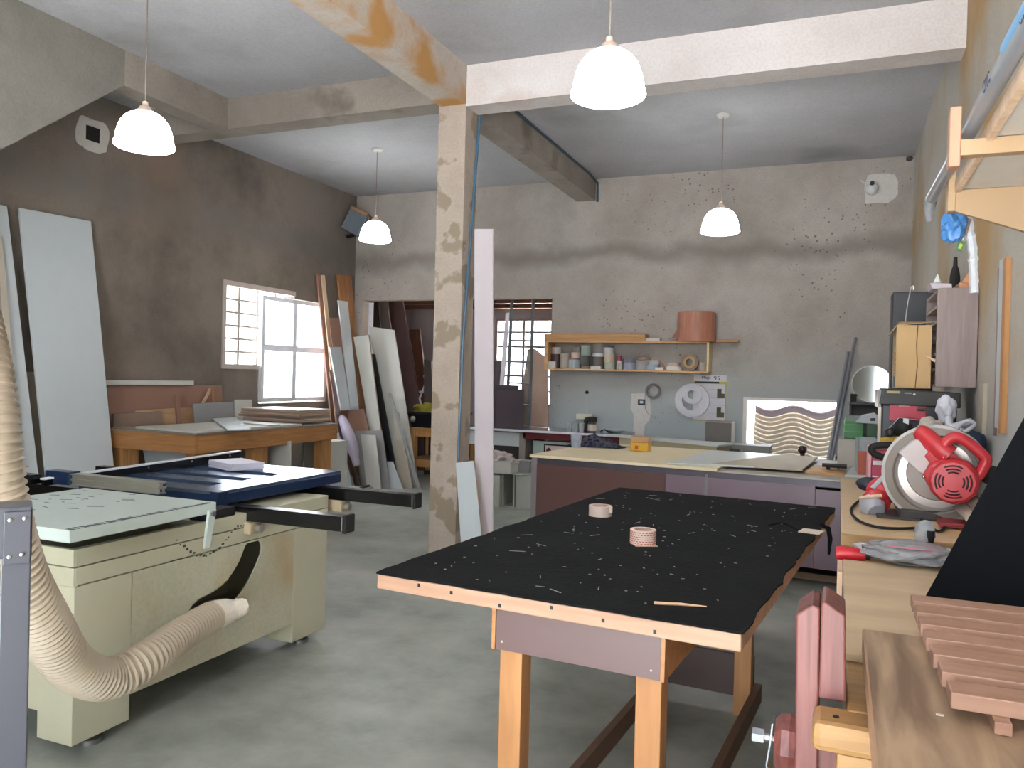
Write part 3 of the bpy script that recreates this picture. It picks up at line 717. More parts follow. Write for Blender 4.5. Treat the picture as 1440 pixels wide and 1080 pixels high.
lean('leaning_board', 'tall mauve-brown board leaning inside the wide opening', [(-6.783, 11.085, 2.698), (-6.493, 11.085, 2.694), (-5.838, 10.95, 0), (-6.119, 10.95, 0)], .03, mat('mauve_brown', '#745d5c', .5))
lean('leaning_board', 'dark red-brown plank in the opening left of the column', [(-6.377, 11.11, 2.207), (-6.184, 11.111, 2.218), (-5.777, 10.999, 0), (-5.859, 11, 0)], .04, wood('dark_red_plank', '#4a2a1c', '#5e3827', 'Z', .5))
lean('leaning_board', 'grey panel standing low in the corner pile', [(-5.958, 9.008, 0.724), (-5.541, 9.01, 0.754), (-5.361, 8.95, 0), (-5.804, 8.949, 0)], .018, m_gbd)
lean('leaning_board', 'small off-white board standing before the grey panel', [(-5.82, 8.935, 0.688), (-5.59, 8.935, 0.69), (-5.453, 8.88, 0), (-5.667, 8.88, 0)], .02, m_wbd2, edge=m_beige)
lean('leaning_board', 'beige long board slanting before the widest white board', [(-5.528, 9.248, 0.981), (-5.441, 9.248, 0.985), (-5.14, 9.151, 0), (-5.343, 9.15, 0)], .02, m_beige)
lean('leaning_board', 'grey thin strip with a notch leaning on the beige board', [(-5.598, 9.224, 1.237), (-5.555, 9.225, 1.248), (-4.979, 9.1, 0), (-5.021, 9.099, 0)], .012, m_gbd)
lean('leaning_board', 'small white square board low in front of the dark gap', [(-5.469, 9.034, 0.345), (-5.383, 9.035, 0.35), (-5.192, 8.999, 0), (-5.399, 9, 0)], .015, m_wbd)
one('rolled_film', 'pale lilac roll of plastic film among the corner boards', 'plastic film', tube(nb(), smooth_path([(-6.034, 8.8, 0.928), (-5.907, 8.75, 0.75), (-5.794, 8.72, 0.527), (-5.709, 8.7, 0.304)], 5), [.03, .05, .06, .065, .07, .075, .08, .08, .08, .08, .075, .07, .06, .05, .05, .04], n=14), mat('lilac_film', '#b0a9bd', .3), smooth=True)
one('leaning_board', 'bright white upright strip at the left edge of the opening', 'board', B(-6.20, -6.13, YB + .03, YB + .05, 0, 2.50), mat('bright_white', '#e4e4ee', .4))
# floor pile
one('white_slab', 'thick white slab lying flat on the floor by the corner pile', 'board', prism(nb(), [(-6.317, 8.031, 0), (-5.985, 8.1, 0), (-5.941, 9.115, 0), (-6.337, 9.11, 0)], (0, 0, .10)), m_wbd)
m_strip = mat('dark_red_strip', '#3f2b2c', .4)
random.seed(3)
a_, b2 = Vector((-5.511, 8.541, 0)), Vector((-5.597, 9.955, 0))
for k in range(7):
    t0 = random.uniform(0, .45); l = random.uniform(.3, .5)
    p, q = a_.lerp(b2, t0), a_.lerp(b2, min(1, t0 + l))
    off = Vector((-.06 - .04*(k % 4), .0, .012 + .022*(k // 4)))
    c = (p + q)/2 + off; d = q - p
    M = Matrix.Translation(c) @ Matrix.Rotation(math.atan2(d.y, d.x) + random.uniform(-.05, .05), 4, 'Z')
    one('metal_strip', 'dark reddish strip in the low pile on the floor before the corner boards', 'strip', box(nb(), -d.length/2, d.length/2, -.016, .016, -.01, .01, M=M), m_strip if k % 3 else m_gbd, 'strips piled on the floor')
one('white_slab', 'thin off-white strip on the floor left of the dark strips', 'board', prism(nb(), [(-5.758, 8.529, 0), (-5.541, 8.522, 0), (-5.632, 8.759, 0), (-5.84, 8.779, 0)], (0, 0, .03)), m_wbd2)
# orange stand with a small black table saw, in the opening
sd = T('tool_stand', 'pale orange wooden stand in the opening beside the column', 'stand', (-5.55, 10.3, 0))
m_st = wood('stand_pine', '#c08d50', '#d09f63', 'Z', .5)
for x in (-5.75, -5.05):
    for y in (10.12, 10.6): O('leg', B(x, x + .09, y, y + .08, .06, .72, b=.003), m_st, sd)
for z in (.16, .60):
    O('rail', B(-5.66, -5.05, 10.13, 10.18, z, z + .11, b=.003), m_st, sd); O('rail', B(-5.74, -5.69, 10.2, 10.6, z, z + .11, b=.003), m_st, sd)
O('shelf', B(-5.75, -4.97, 10.13, 10.68, .27, .29), mat('stand_shelf', '#8f6b4d', .6), sd)
O('back_board', B(-5.7, -5.0, 10.6, 10.62, .27, .6), mat('dark_back', '#3a2725', .6), sd)
O('top_board', B(-5.77, -4.95, 10.1, 10.7, .71, .73), m_st, sd)
for x in (-5.70, -5.0): O('caster', lathe(nb(), [(.03, -.02), (.03, .02)], n=14, M=Matrix.Translation((x, 10.16, .03)) @ Matrix.Rotation(R(90), 4, 'X')), m_rub, sd)
js = T('table_saw', 'small black table saw on the pale orange stand', 'saw', (-5.5, 10.3, .73))
O('saw_top', B(-5.92, -5.0, 10.1, 10.65, .925, .955, b=.004), mat('saw_black', '#15161b', .35), js)
O('saw_body', prism(nb(), [(-5.72, 10.15, .73), (-5.05, 10.15, .73), (-5.02, 10.12, .925), (-5.80, 10.12, .925)], (0, .5, 0)), mat('saw_black', '#15161b', .35), js)
O('guide_knob', lump(nb(), (-5.70, 10.1, .85), (.05, .02, .05), 2, .2, 2), m_alu, js)
one('cloth_bundle', 'crumpled green and yellow cloth on the small black table saw', 'cloth', lump(nb(), (-5.60, 10.33, .955), (.21, .12, .13), 3, .35, 4, 2.2, flat=0), plaster('camouflage', ['#4e6334', '#8b8a2e', '#b79b2c'], scale=5, bump=.2), smooth=True)
ch = T('folding_chair', 'white thin-framed folding chair in the room behind the opening', 'chair', (-5.5, 11.2, 0))
m_wst = mat('white_tube', '#d9d6de', .4)
O('leg', tube(nb(), [(-5.869, 10.85, 1.466), (-6.009, 10.85, 1.132)], .016, n=8), m_wst, ch)
O('leg', tube(nb(), [(-5.946, 10.9, 1.465), (-5.861, 10.9, 1.114)], .016, n=8), m_wst, ch)
O('seat_rail', tube(nb(), [(-6.012, 10.85, 1.231), (-5.812, 10.85, 1.226)], .018, n=8), m_wst, ch)
O('back_rail', tube(nb(), [(-5.944, 10.85, 1.475), (-5.745, 10.85, 1.48)], .018, n=8), m_wst, ch)
O('lower_frame', tube(nb(), [(-6.009, 10.85, 1.132), (-5.7, 10.85, .02), (-5.25, 10.85, .02), (-5.834, 10.85, 1.115)], .016, n=8), m_wst, ch)
# rear room: dark boards
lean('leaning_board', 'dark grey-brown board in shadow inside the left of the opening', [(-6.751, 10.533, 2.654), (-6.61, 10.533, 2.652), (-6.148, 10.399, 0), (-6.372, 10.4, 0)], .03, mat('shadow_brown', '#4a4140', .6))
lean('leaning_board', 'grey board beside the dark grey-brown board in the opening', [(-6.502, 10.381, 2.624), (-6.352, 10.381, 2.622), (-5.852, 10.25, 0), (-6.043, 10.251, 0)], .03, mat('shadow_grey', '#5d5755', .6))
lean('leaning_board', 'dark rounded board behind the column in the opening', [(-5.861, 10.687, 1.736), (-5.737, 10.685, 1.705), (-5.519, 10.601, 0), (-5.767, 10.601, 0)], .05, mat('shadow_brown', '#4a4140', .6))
# white tall panel and short panel beside the column
lean('tall_board', 'tall narrow pinkish-white panel standing right of the column', [(-2.676, 5.647, 2.652), (-2.518, 5.646, 2.644), (-2.433, 5.62, 0), (-2.584, 5.62, 0)], .018, mat('pinkish_white', '#c5bcc1', .4, var=.03), edge=m_wbd)
lean('short_board', 'short white panel with a wooden edge leaning on the column', [(-2.707, 5.484, 0.827), (-2.558, 5.488, 0.853), (-2.373, 5.36, 0), (-2.562, 5.36, 0)], .02, m_wbd, edge=m_pale)
# blue pipe on column and beam
one('conduit_pipe', 'thin blue conduit pipe running up the column side', 'pipe', tube(nb(), [(-2.838, 5.788, 0.808), (-2.838, 5.825, 1.779), (-2.838, 6.042, 3.694)], .012, n=8), mat('conduit_blue', '#4a6a82', .4))
one('conduit_pipe', 'thin blue conduit pipe along the ceiling beam behind the column', 'pipe', tube(nb(), [(-2.875, 6.1, HC - .015), (-2.875, 9.3, HC - .015), (-2.86, 9.6, HC - .06), (-2.86, 9.61, 3.72)], .014, n=8), mat('conduit_teal', '#2f4a58', .4))
# projector-like speaker box in the corner
sp = T('speaker', 'grey tilted box speaker mounted high in the back left corner', 'speaker', (-6.25, 9.3, 3.4))
def tilt(b, c=(-6.22, 9.32, 3.55)):
    M = Matrix.Translation(c) @ Matrix.Rotation(R(20), 4, 'Z') @ Matrix.Rotation(R(25), 4, 'Y')
    bmesh.ops.transform(b, matrix=M, verts=b.verts); return b
O('speaker_box', tilt(B(-.13, .13, -.14, .14, -.14, .14, b=.01)), mat('speaker_grey', '#6e747a', .5), sp)
O('front_grille', tilt(B(-.115, .115, -.148, -.139, -.125, .125)), mat('grille_blue_grey', '#56616b', .6), sp)
O('wood_top', tilt(B(-.14, .12, -.14, .14, .141, .20, b=.01)), mat('brown_top', '#8a6a50', .6), sp)
O('bracket', tube(nb(), [(-6.41, 9.4, 3.4), (-6.25, 9.35, 3.42)], .025, n=8), m_dark, sp)
one('tower_light', 'small white floodlight beside the corner speaker', 'light', lump(nb(), (-6.093, 9.35, 3.642), (.05, .05, .06), 4, .2, 2), mat('flood_white', '#b9b6b2', .5), smooth=True)

# ================================================================== island, back counter, wall shelf
m_isl = mat('island_brown', '#5f4440', .3, var=.05, scale=3)
m_islp = mat('island_mauve', '#7d6a75', .3, var=.05, scale=3)
m_ply = wood('pale_plywood', '#d8c7a4', '#e3d5b6', 'X', .5, 2)
m_chrome = mat('chrome', '#b9bcc4', .15, metal=1, var=.03)
m_wtop = mat('white_top', '#c6cbca', .35, var=.03)
iu = Vector((2.53, -.25, 0)).normalized(); iv = Vector((-iu.y, iu.x, 0))
I0 = Vector((-2.47, 6.52, 0))
def IP(u, v, z): q = I0 + iu*u + iv*v; return (q.x, q.y, z)
isl = T('island_cabinet', 'long low brown cabinet island behind the black felt table', 'cabinet', IP(1.3, .9, 0))
def ibox(u0, u1, v0, v1, z0, z1, b=0):
    return prism(nb(), [IP(u0, v0, z0), IP(u1, v0, z0), IP(u1, v1, z0), IP(u0, v1, z0)], (0, 0, z1 - z0), b)
O('front_panel', ibox(0.01, 1.20, 0, .018, .14, .745), m_isl, isl)
O('front_panel', ibox(1.204, 1.52, 0, .018, .14, .745), m_islp, isl)
O('front_panel', ibox(1.545, 2.34, 0, .018, .14, .745), m_islp, isl)
O('front_panel', ibox(2.344, 2.80, -.004, .018, .14, .725), m_islp, isl)
O('chrome_strip', ibox(1.52, 1.545, -.004, .02, .1, .775), m_chrome, isl)
O('corner_strip', ibox(-.005, .045, -.006, .02, .06, .80), mat('corner_alu', '#a9a2a6', .3, metal=.6), isl)
O('side_panel', ibox(0, .018, 0, 1.62, .02, .79), m_isl, isl)
O('side_panel', ibox(2.80, 2.82, 0, 1.62, .02, .79), m_isl, isl)
O('under_rail', ibox(0.04, 2.80, .012, .05, .745, .80), mat('rail_dark_alu', '#5b565e', .35, metal=.5), isl)
O('bottom_shelf', ibox(.02, 2.80, .25, 1.62, .02, .045), mat('shelf_brown', '#6d5348', .5), isl)
O('shelf_edge', ibox(1.9, 2.80, .22, .25, .0, .05), mat('edge_tan', '#9d7f66', .5), isl)
O('back_panel', ibox(.02, 2.80, 1.60, 1.62, .045, .79), m_isl, isl)
O('counter_top', ibox(-.02, 1.62, -.02, 1.62, .80, .825, b=.002), m_ply, isl)
O('counter_top', ibox(1.62, 3.10, -.0, 1.62, .795, .805, b=.002), mat('worn_grey_top', '#b3aca2', .5), isl)
# loose boards on the island
def flat(name, label, pts, z, t, m, cat='board', edge=None):
    b = prism(nb(), [(p[0], p[1], z) for p in pts], (0, 0, t)); return one(name, label, cat, b, m)
flat('loose_board', 'large white panel lying across the middle of the island top', [(-1.267, 6.417, 0.83), (-1.131, 7.875, 0.83), (-0.486, 7.849, 0.83), (-0.512, 6.585, 0.83)], .826, .012, m_wtop)
flat('loose_board', 'worn plywood sheet lying at the front of the island right of the white panel', [(-0.942, 6.585, 0.83), (-0.462, 7.867, 0.83), (-0.16, 7.774, 0.83), (-0.245, 6.543, 0.83)], .8262, .012, mat('ply_grey', '#b5a996', .6))
flat('loose_board', 'tan plywood offcut under the black bar clamp on the island', [(-0.226, 6.6, 0.82), (-0.156, 7.122, 0.82), (0.074, 7.097, 0.82), (0.055, 6.525, 0.82)], .806, .02, wood('tan_ply', '#b98a56', '#c99b68', 'X'))
flat('loose_board', 'small pale board at the right end of the island', [(0.06, 6.528, 0.82), (0.166, 7.685, 0.82), (0.279, 7.628, 0.82), (0.218, 6.532, 0.82)], .806, .016, m_wtop)
cl = T('bar_clamp', 'black metal bar clamp lying on the right end of the island', 'clamp', (-0.024, 7.065, 0.84))
O('bar', slab(nb(), [(-0.108, 6.868, 0.87), (0.076, 6.875, 0.87), (0.075, 6.694, 0.87), (-0.106, 6.745, 0.87)], .02, toward=(0, 0, 9)), m_rub, cl)
O('jaw', B(*(-0.076, 6.852, 0.845)[:1], *[(-0.076, 6.852, 0.845)[0] + .03], (-0.076, 6.852, 0.845)[1], (-0.076, 6.852, 0.845)[1] + .02, .827, .868), m_rub, cl)
O('jaw', B(*(0.009, 6.852, 0.845)[:1], *[(0.009, 6.852, 0.845)[0] + .012], (0.009, 6.852, 0.845)[1], (0.009, 6.852, 0.845)[1] + .02, .827, .868), m_rub, cl)
bp = Vector((-0.307, 8.109, 0.806))
one('wooden_stopper', 'small dark brown round-headed stopper at the rear edge of the island before the low opening', 'stopper', lathe(nb(), [(.012, 0), (.022, .012), (.022, .03), (.036, .042), (.043, .062), (.040, .085), (.026, .10), (.008, .105)], n=20, M=Matrix.Translation(bp)), mat('knob_brown', '#3d2824', .25), smooth=True)
# cup, cloth and yellow box on the island
g0 = Vector((-2.363, 7.432, 0.826))
gm = clear('clear_plastic', '#dfe4ee', .62, .1)
one('plastic_cup', 'clear ribbed plastic cup on the island beside the dark cloth', 'cup', lathe(nb(), [(.045, 0), (.058, .13), (.055, .13), (.042, .006)], n=20, M=Matrix.Translation(g0)), gm, smooth=True)
cw = Vector((-2.199, 7.562, 0.826))
ck = nb(); N = 22
gv = [[None]*(N+1) for _ in range(N+1)]
for i in range(N+1):
    for j in range(N+1):
        u, v = i/N*2 - 1, j/N*2 - 1
        q = 1 - .3*abs(noise.noise(Vector((u*2, v*2, 3))))
        h = max(0, (1 - (u*u + v*v)**.5)) * .11 * (1 + .8*noise.noise(Vector((u*3, v*3, 1)))) + .004 + .02*abs(noise.noise(Vector((u*6, v*6, 9))))*max(0, 1 - (u*u+v*v)**.5)
        gv[i][j] = ck.verts.new((cw.x + u*.30*q - .02, cw.y + v*.17*q + .1, cw.z + h))
for i in range(N):
    for j in range(N): ck.faces.new((gv[i][j], gv[i+1][j], gv[i+1][j+1], gv[i][j+1]))
bmesh.ops.solidify(ck, geom=ck.faces[:], thickness=-.003)
one('rag', 'crumpled dark blue patterned cloth beside the plastic cup on the island', 'cloth', ck, plaster('patterned_cloth', ['#23283a', '#2e3346', '#74748a', '#2a2e40'], scale=26, bump=.1), smooth=True)
yb = T('screw_box', 'yellow tub with a cardboard lid on the island', 'box', (-1.717, 7.387, 0.826))
yx, yy, _ = (-1.717, 7.387, 0.826)
O('tub', B(yx - .095, yx + .075, yy, yy + .13, .826, .91, b=.006), mat('tub_yellow', '#d6a61c', .45), yb)
O('tub_front_label', B(yx - .05, yx - .02, yy - .0015, yy, .845, .88), mat('label_red', '#a8452c', .5), yb)
O('lid', B(yx - .095, yx + .08, yy - .002, yy + .14, .911, .965, b=.006), mat('lid_tan', '#b58f6c', .6), yb)
# ---------------------------------------------------------------- back counter along the wall
bc = T('back_counter', 'long steel-topped counter along the back wall with a red edge', 'counter', (-2.9, 9.2, 0))
O('steel_top', B(-4.3, -2.3, 8.86, 9.60, .845, .865, b=.003), mat('steel_top', '#b9bdc6', .22, metal=.8, var=.05), bc)
O('front_edge', B(-4.3, -2.3, 8.845, 8.859, .843, .868), mat('edge_gleam', '#d5d8de', .3), bc)  # added white strip; the steel's bright gleam is put into its colour
O('drawer', B(-4.25, -3.55, 8.90, 9.3, .66, .83, b=.003), m_wbd, bc)
O('red_rail', B(-3.50, -2.30, 8.90, 8.93, .76, .843), mat('dark_red_paint', '#6b1f27', .4), bc)
O('side_panel', B(-3.55, -3.47, 8.90, 9.58, 0, .843), mat('counter_grey', '#8d8580', .5), bc)
O('side_panel', B(-2.34, -2.30, 8.93, 9.58, 0, .76), mat('counter_grey', '#8d8580', .5), bc)
O('lower_door', B(-3.38, -2.75, 8.93, 8.95, .05, .74), mat('mint_door', '#9db0a8', .45), bc)
O('lower_door', B(-2.74, -2.36, 8.93, 8.95, .05, .74), mat('mint_door', '#9db0a8', .45), bc)
O('knee_panel', B(-4.25, -3.56, 9.56, 9.58, .0, .66), mat('dark_back2', '#3d3434', .6), bc)
tv = T('picture_card', 'framed pinkish sign leaning on the mint counter door', 'sign', (-3.0, 8.9, .45))
O('card', B(-3.22, -2.9, 8.905, 8.925, .58, .70), mat('card_pink', '#c9b3ae', .6), tv)
fr_ = nb()
for a in ((-3.23, -2.89, .695, .71), (-3.23, -2.89, .57, .585), (-3.23, -3.215, .57, .71), (-2.905, -2.89, .57, .71)): box(fr_, a[0], a[1], 8.90, 8.925, a[2], a[3])
O('card_frame', fr_, m_dark, tv); O('dark_motif', lump(nb(), (-3.17, 8.903, .63), (.03, .003, .035), 1, .3, 2), mat('motif_red', '#5b1c1c', .6), tv)
# light table top right of the counter
lt = T('side_cabinet', 'low cabinet with a long pale top along the back wall', 'cabinet', (-1.7, 8.7, 0))
ltp = [(-2.259, 8.158, 0.9), (-1.057, 7.356, 0.9), (-1.083, 8.109, 0.9), (-2.172, 8.634, 0.9)]
O('cabinet_top', prism(nb(), [(-2.42, 8.72, .875), (-1.09, 8.06, .875), (-.99, 8.42, .875), (-2.25, 8.84, .875)], (0, 0, -.02)), m_wtop, lt)
O('cabinet_body', prism(nb(), [(-2.25, 8.66, 0), (-1.11, 8.10, 0), (-1.02, 8.40, 0), (-2.22, 8.80, 0)], (0, 0, .855)), mat('body_tan', '#b3a585', .6), lt)
gb = T('grey_bin', 'grey square bin with a pale rim behind the island', 'bin', (-1.1, 8.5, 0))
gx0, gy0, gz1 = (-1.363, 9, 1.063); gx1 = -1.079
O('bin_body', B(gx0, gx1, 9.0, 9.3, 0, gz1 - .012, b=.006), mat('bin_grey', '#68625d', .6), gb)
O('bin_rim', B(gx0 - .004, gx1 + .004, 8.994, 9.306, gz1 - .012, gz1, b=.003), mat('bin_rim', '#9b948c', .5), gb)
gm2 = T('grey_machine', 'grey metal machine casing with chrome fittings behind the island', 'machine', (-.7, 8.05, 0))
hx0, hy0, hz1 = (-1.135, 8.5, 0.864); hx1 = -0.631
O('casing', B(hx0, hx1, 8.5, 8.8, .55, hz1 - .01, b=.006), mat('casing_grey', '#7d7d76', .5), gm2)
O('pedestal', B(hx0 + .05, hx1 - .05, 8.52, 8.78, 0, .55), mat('casing_grey', '#7d7d76', .5), gm2)
O('vent_panel', B(hx0 + .06, hx0 + .20, 8.494, 8.5, hz1 - .10, hz1 - .05), mat('vent_dark', '#4b4c48', .6), gm2)
O('chrome_pipe', tube(nb(), smooth_path([(hx0 + .22, 8.45, hz1 - .06), (hx0 + .28, 8.44, hz1 - .10), (hx0 + .36, 8.44, hz1 - .08), (hx0 + .42, 8.45, hz1 - .10)], 6), .014, n=10), m_chrome, gm2, True)
# ---------------------------------------------------------------- bottles on the counter
def bottle(name, label, cat, p, prof, m, cap=None, capm=None, grp=None):
    t = T(name, label, cat, p, 0, grp)
    O('body', lathe(nb(), prof, n=18, M=Matrix.Translation(p)), m, t, True)
    if cap: O('lid', lathe(nb(), cap, n=18, M=Matrix.Translation(p)), capm, t, True)
    return t
m_cupw = clear('frosted_cup', '#c9cfd0', .45, .3)
for px, lb in ((780, 'leftmost frosted white cup on the steel counter'), (792, 'middle frosted white cup on the steel counter'), (802, 'frosted white cup beside the black spray bottle')):
    x = {780: (-2.93, 8.414, 0.866), 792: (-2.852, 8.483, 0.866), 802: (-2.781, 8.547, 0.866)}[px]
    x = (x[0], max(x[1], 8.95), .866)
    one('plastic_cup', lb, 'cup', lathe(nb(), [(.026, 0), (.034, .11), (.032, .11), (.024, .004)], n=16, M=Matrix.Translation(x)), m_cupw, 'frosted cups on the counter', True)
bx_, by_ = -2.741, 9.0
t = bottle('spray_bottle', 'black bottle with a long thin rod ending in a black ball', 'bottle', (bx_, by_, .866), [(.032, 0), (.032, .09), (.02, .11), (.02, .13)], m_rub, [(.022, .13), (.022, .17), (.01, .18)], m_rub)
O('rod', tube(nb(), [(bx_, by_, 1.04), (bx_ - .005, by_, 1.33)], .0035, n=6), mat('rod_pale', '#bdbdbb', .4), t)
O('rod_tip', lump(nb(), (bx_ - .005, by_, 1.34), (.022, .022, .022), 1, .05, 2), m_dark, t, True)
bottle('jar', 'glass jar with a black lid beside the coffee jar', 'jar', (-2.753, 9.05, .866), [(.03, 0), (.032, .06), (.028, .11)], mat('jar_grey', '#77777a', .2), [(.036, .11), (.036, .15), (.02, .16)], m_rub)
t = bottle('jar', 'wide jar with a black lid and cream and brown label', 'jar', (-2.672, 9.0, .866), [(.05, 0), (.052, .06), (.05, .13)], mat('jar_dark', '#453a38', .3), [(.056, .13), (.056, .185), (.03, .19)], m_rub)
O('paper_label', lathe(nb(), [(.0535, .025), (.0535, .10)], n=18, M=Matrix.Translation((-2.672, 9.0, .866)), cap=False), mat('label_cream', '#c9bfb4', .7), t, True)
one('wall_plate_box', 'cream plastic box on the wall above the jars', 'box', B(-3.052, -2.837, 9.56, 9.62, 0.986, 1.057, b=.006), mat('cream_plastic', '#cbcbb9', .5))
one('rubber_cable', 'short black cable lying on the steel counter right of the jars', 'cable', tube(nb(), smooth_path([(-2.62, 9.2, .875), (-2.56, 9.15, .90), (-2.52, 9.18, .875), (-2.45, 9.1, .875)], 6), .008, n=8), m_rub, smooth=True)
one('soap_dish', 'pale shallow dish on the right end of the steel counter', 'dish', lathe(nb(), [(.06, 0), (.12, .03), (.115, .03), (.05, .006)], n=24, M=Matrix.Translation((-2.45, 9.25, .866))), m_wtop, smooth=True)
# boxes under the counter
m_bxw = mat('carton_white', '#b7bab2', .6)
for lb, a in (('tall white box on the floor under the counter beside the tall panel', (-3.86, -3.57, 8.38, 8.7, 0, .365)), ('grey-white box on the floor under the counter, nearest the island', (-3.40, -3.18, 8.46, 8.8, 0, .385))):
    t = T('floor_box', lb, 'box', (a[0]/2 + a[1]/2, a[2]/2 + a[3]/2, 0))
    b = nb(); box(b, a[0], a[1], a[2], a[3], 0, a[5] - .012, b=.002); O('box_body', b, m_bxw, t)
    O('lid', B(a[0] - .002, a[1] + .002, a[2] - .002, a[3] + .002, a[5] - .012, a[5]), mat('carton_top', '#a9aba2', .6), t)
t = T('cabinet_carcass', 'open pale box frame standing between the white floor boxes', 'box', (-3.5, 8.6, 0))
for nm, a in (('side_panel', (-3.565, -3.55, 8.45, 8.75, 0, .365)), ('side_panel', (-3.43, -3.415, 8.45, 8.75, 0, .365)), ('back_panel', (-3.55, -3.43, 8.735, 8.75, 0, .365)), ('bottom_panel', (-3.55, -3.43, 8.45, 8.735, 0, .012))): O(nm, B(*a), m_bxw, t)
t = T('open_box', 'open white box full of crumpled wrapping on top of the floor boxes', 'box', (-3.6, 8.5, .37))
for nm, a in (('box_side', (-3.86, -3.44, 8.38, 8.392, .388, .53)), ('box_side', (-3.86, -3.30, 8.70, 8.712, .388, .53)), ('box_side', (-3.452, -3.44, 8.392, 8.70, .388, .53)), ('box_side', (-3.86, -3.848, 8.392, 8.70, .388, .53)), ('box_bottom', (-3.86, -3.30, 8.38, 8.712, .386, .39))): O(nm, B(*a), m_wbd2, t)
O('box_side', B(-3.44, -3.30, 8.60, 8.70, .39, .52), m_gbd, t)
O('crumpled_wrapping', lump(nb(), (-3.64, 8.54, .49), (.20, .14, .12), 5, .5, 4, 2.5), mat('wrapping', '#b5aaa8', .7), t, True)
# dark panels, ladder and tan sheet in front of the opening
lean('leaning_board', 'dark brown panel standing on the counter before the opening', [(-4.021, 9.277, 1.331), (-3.661, 9.277, 1.342), (-3.653, 9.267, 0.866), (-4.023, 9.267, 0.866)], .02, mat('dark_brown_panel', '#463a41', .4, var=.04))
lean('leaning_board', 'dark panel behind the tall white panel, left of the ladder', [(-4.345, 9.784, 1.702), (-4.178, 9.784, 1.705), (-4.238, 9.751, 0), (-4.283, 9.749, 0)], .03, mat('dark_brown_panel', '#463a41', .4))
lean('leaning_board', 'low dark panel behind the dark brown panel', [(-4.311, 9.728, 1.387), (-3.911, 9.728, 1.389), (-3.914, 9.7, 0), (-4.262, 9.701, 0)], .03, mat('darker_panel', '#3a3034', .4))
lean('leaning_board', 'tall tan sheet standing at the right edge of the opening', [(-3.616, 9.522, 1.871), (-3.437, 9.521, 1.737), (-3.4, 9.51, 0.866), (-3.641, 9.51, 0.866)], .012, mat('tan_sheet', '#a58a7c', .6))
lean('leaning_board', 'beige slanted sheet behind the ladder', [(-3.875, 9.938, 1.877), (-3.773, 9.938, 1.887), (-3.78, 9.9, 0), (-4.085, 9.9, 0)], .012, mat('beige_sheet', '#a89a8c', .6))
ld = T('ladder', 'grey aluminium ladder leaning in the opening beside the tall panel', 'ladder', (-3.8, 9.7, 0))
la, lb_ = [(-4.118, 9.93, 2.556), (-3.809, 9.93, 2.552), (-3.742, 9.699, 0), (-4.075, 9.7, 0)][:2], [(-4.118, 9.93, 2.556), (-3.809, 9.93, 2.552), (-3.742, 9.699, 0), (-4.075, 9.7, 0)][2:]
m_lad = mat('ladder_alu', '#8c9196', .4, metal=.6)
for a, b_ in ((la[0], lb_[1]), (la[1], lb_[0])): O('ladder_rail', tube(nb(), [a, b_], .024, n=4, sq=True), m_lad, ld)
for k in range(1, 9):
    t_ = k/9
    O('rung', tube(nb(), [Vector(la[0]).lerp(Vector(lb_[1]), t_), Vector(la[1]).lerp(Vector(lb_[0]), t_)], .014, n=8), m_lad, ld)
one('white_pole', 'white slanted pole in front of the rear window left of the ladder', 'pole', slab(nb(), [(-4.152, 9.801, 2.354), (-4.1, 9.801, 2.353), (-4.164, 9.661, 0), (-4.239, 9.659, 0)], .02), mat('pole_white', '#d2ced2', .4))
# ---------------------------------------------------------------- wall shelf with cans
m_shw = wood('shelf_pine', '#b98c5c', '#cda374', 'X', .55); m_she = mat('shelf_edge_pale', '#d5bd8c', .5)
sx0, sx1, sy0, sy1, sz0, sz1 = -3.42, -1.40, 9.35, 9.615, 1.60, 1.965
shf = T('wall_shelf', 'pine box shelf on the back wall holding cans and tape rolls', 'shelf', ((sx0+sx1)/2, sy1, sz0))
O('shelf_board', B(sx0, sx1, sy0, sy1, sz0, sz0 + .02), m_shw, shf); O('shelf_board', B(sx0, sx1, sy0, sy1, sz1 - .02, sz1), m_shw, shf)
O('end_board', B(sx0, sx0 + .05, sy0, sy1, sz0 + .02, sz1 - .02), m_shw, shf); O('end_board', B(sx1 - .02, sx1, sy0, sy1, sz0 + .02, sz1 - .02), m_she, shf)
SXs, SZ = 0.009, sz0 + .021
def sx(px): return -3.434 + (px - 767)*SXs
def can(name, label, px0, px1, h, y, body, lid=None, z=SZ, lidh=.02, cat='can', grp='cans and jars on the wall shelf'):
    r = (sx(px1) - sx(px0))/2; x = (sx(px0) + sx(px1))/2
    t = T(name, label, cat, (x, y, z), 0, grp); M = Matrix.Translation((x, y, z))
    O('body', lathe(nb(), [(r*.95, 0), (r, .004), (r, h - lidh), (r*.97, h - lidh)], n=22, M=M), body, t, True)
    O('lid', lathe(nb(), [(r*.985, h - lidh), (r*.985, h - .003), (r*.95, h)], n=22, M=M), lid or body, t, True)
    return z + h
c_ = lambda h, nm, r=.45: mat(nm, h, r, var=.06)
can('paint_can', 'dark brown can at the left end of the shelf', 772, 789, .18, 9.50, c_('#4a3436', 'can_brown'), c_('#4a3436', 'can_brown'))
one('carton', 'small white carton before the dark brown can', 'box', B(sx(768), sx(784), 9.37, 9.42, SZ, SZ + .085, b=.003), c_('#cbc8c5', 'carton_pale'))
can('paint_can', 'small white can on top of the dark brown can', 774, 788, .085, 9.50, c_('#bfbab4', 'can_white'), z=SZ + .18)
can('paint_can', 'beige can right of the dark brown can', 788, 804, .19, 9.46, c_('#a59a8d', 'can_beige'), c_('#b3a99c', 'can_beige_lid'))
zt = can('paint_can', 'squat silver can with a brown top below the cream can', 801, 819, .13, 9.43, c_('#8f9a9c', 'can_silver', .2), c_('#7a5647', 'can_brown_lid'))
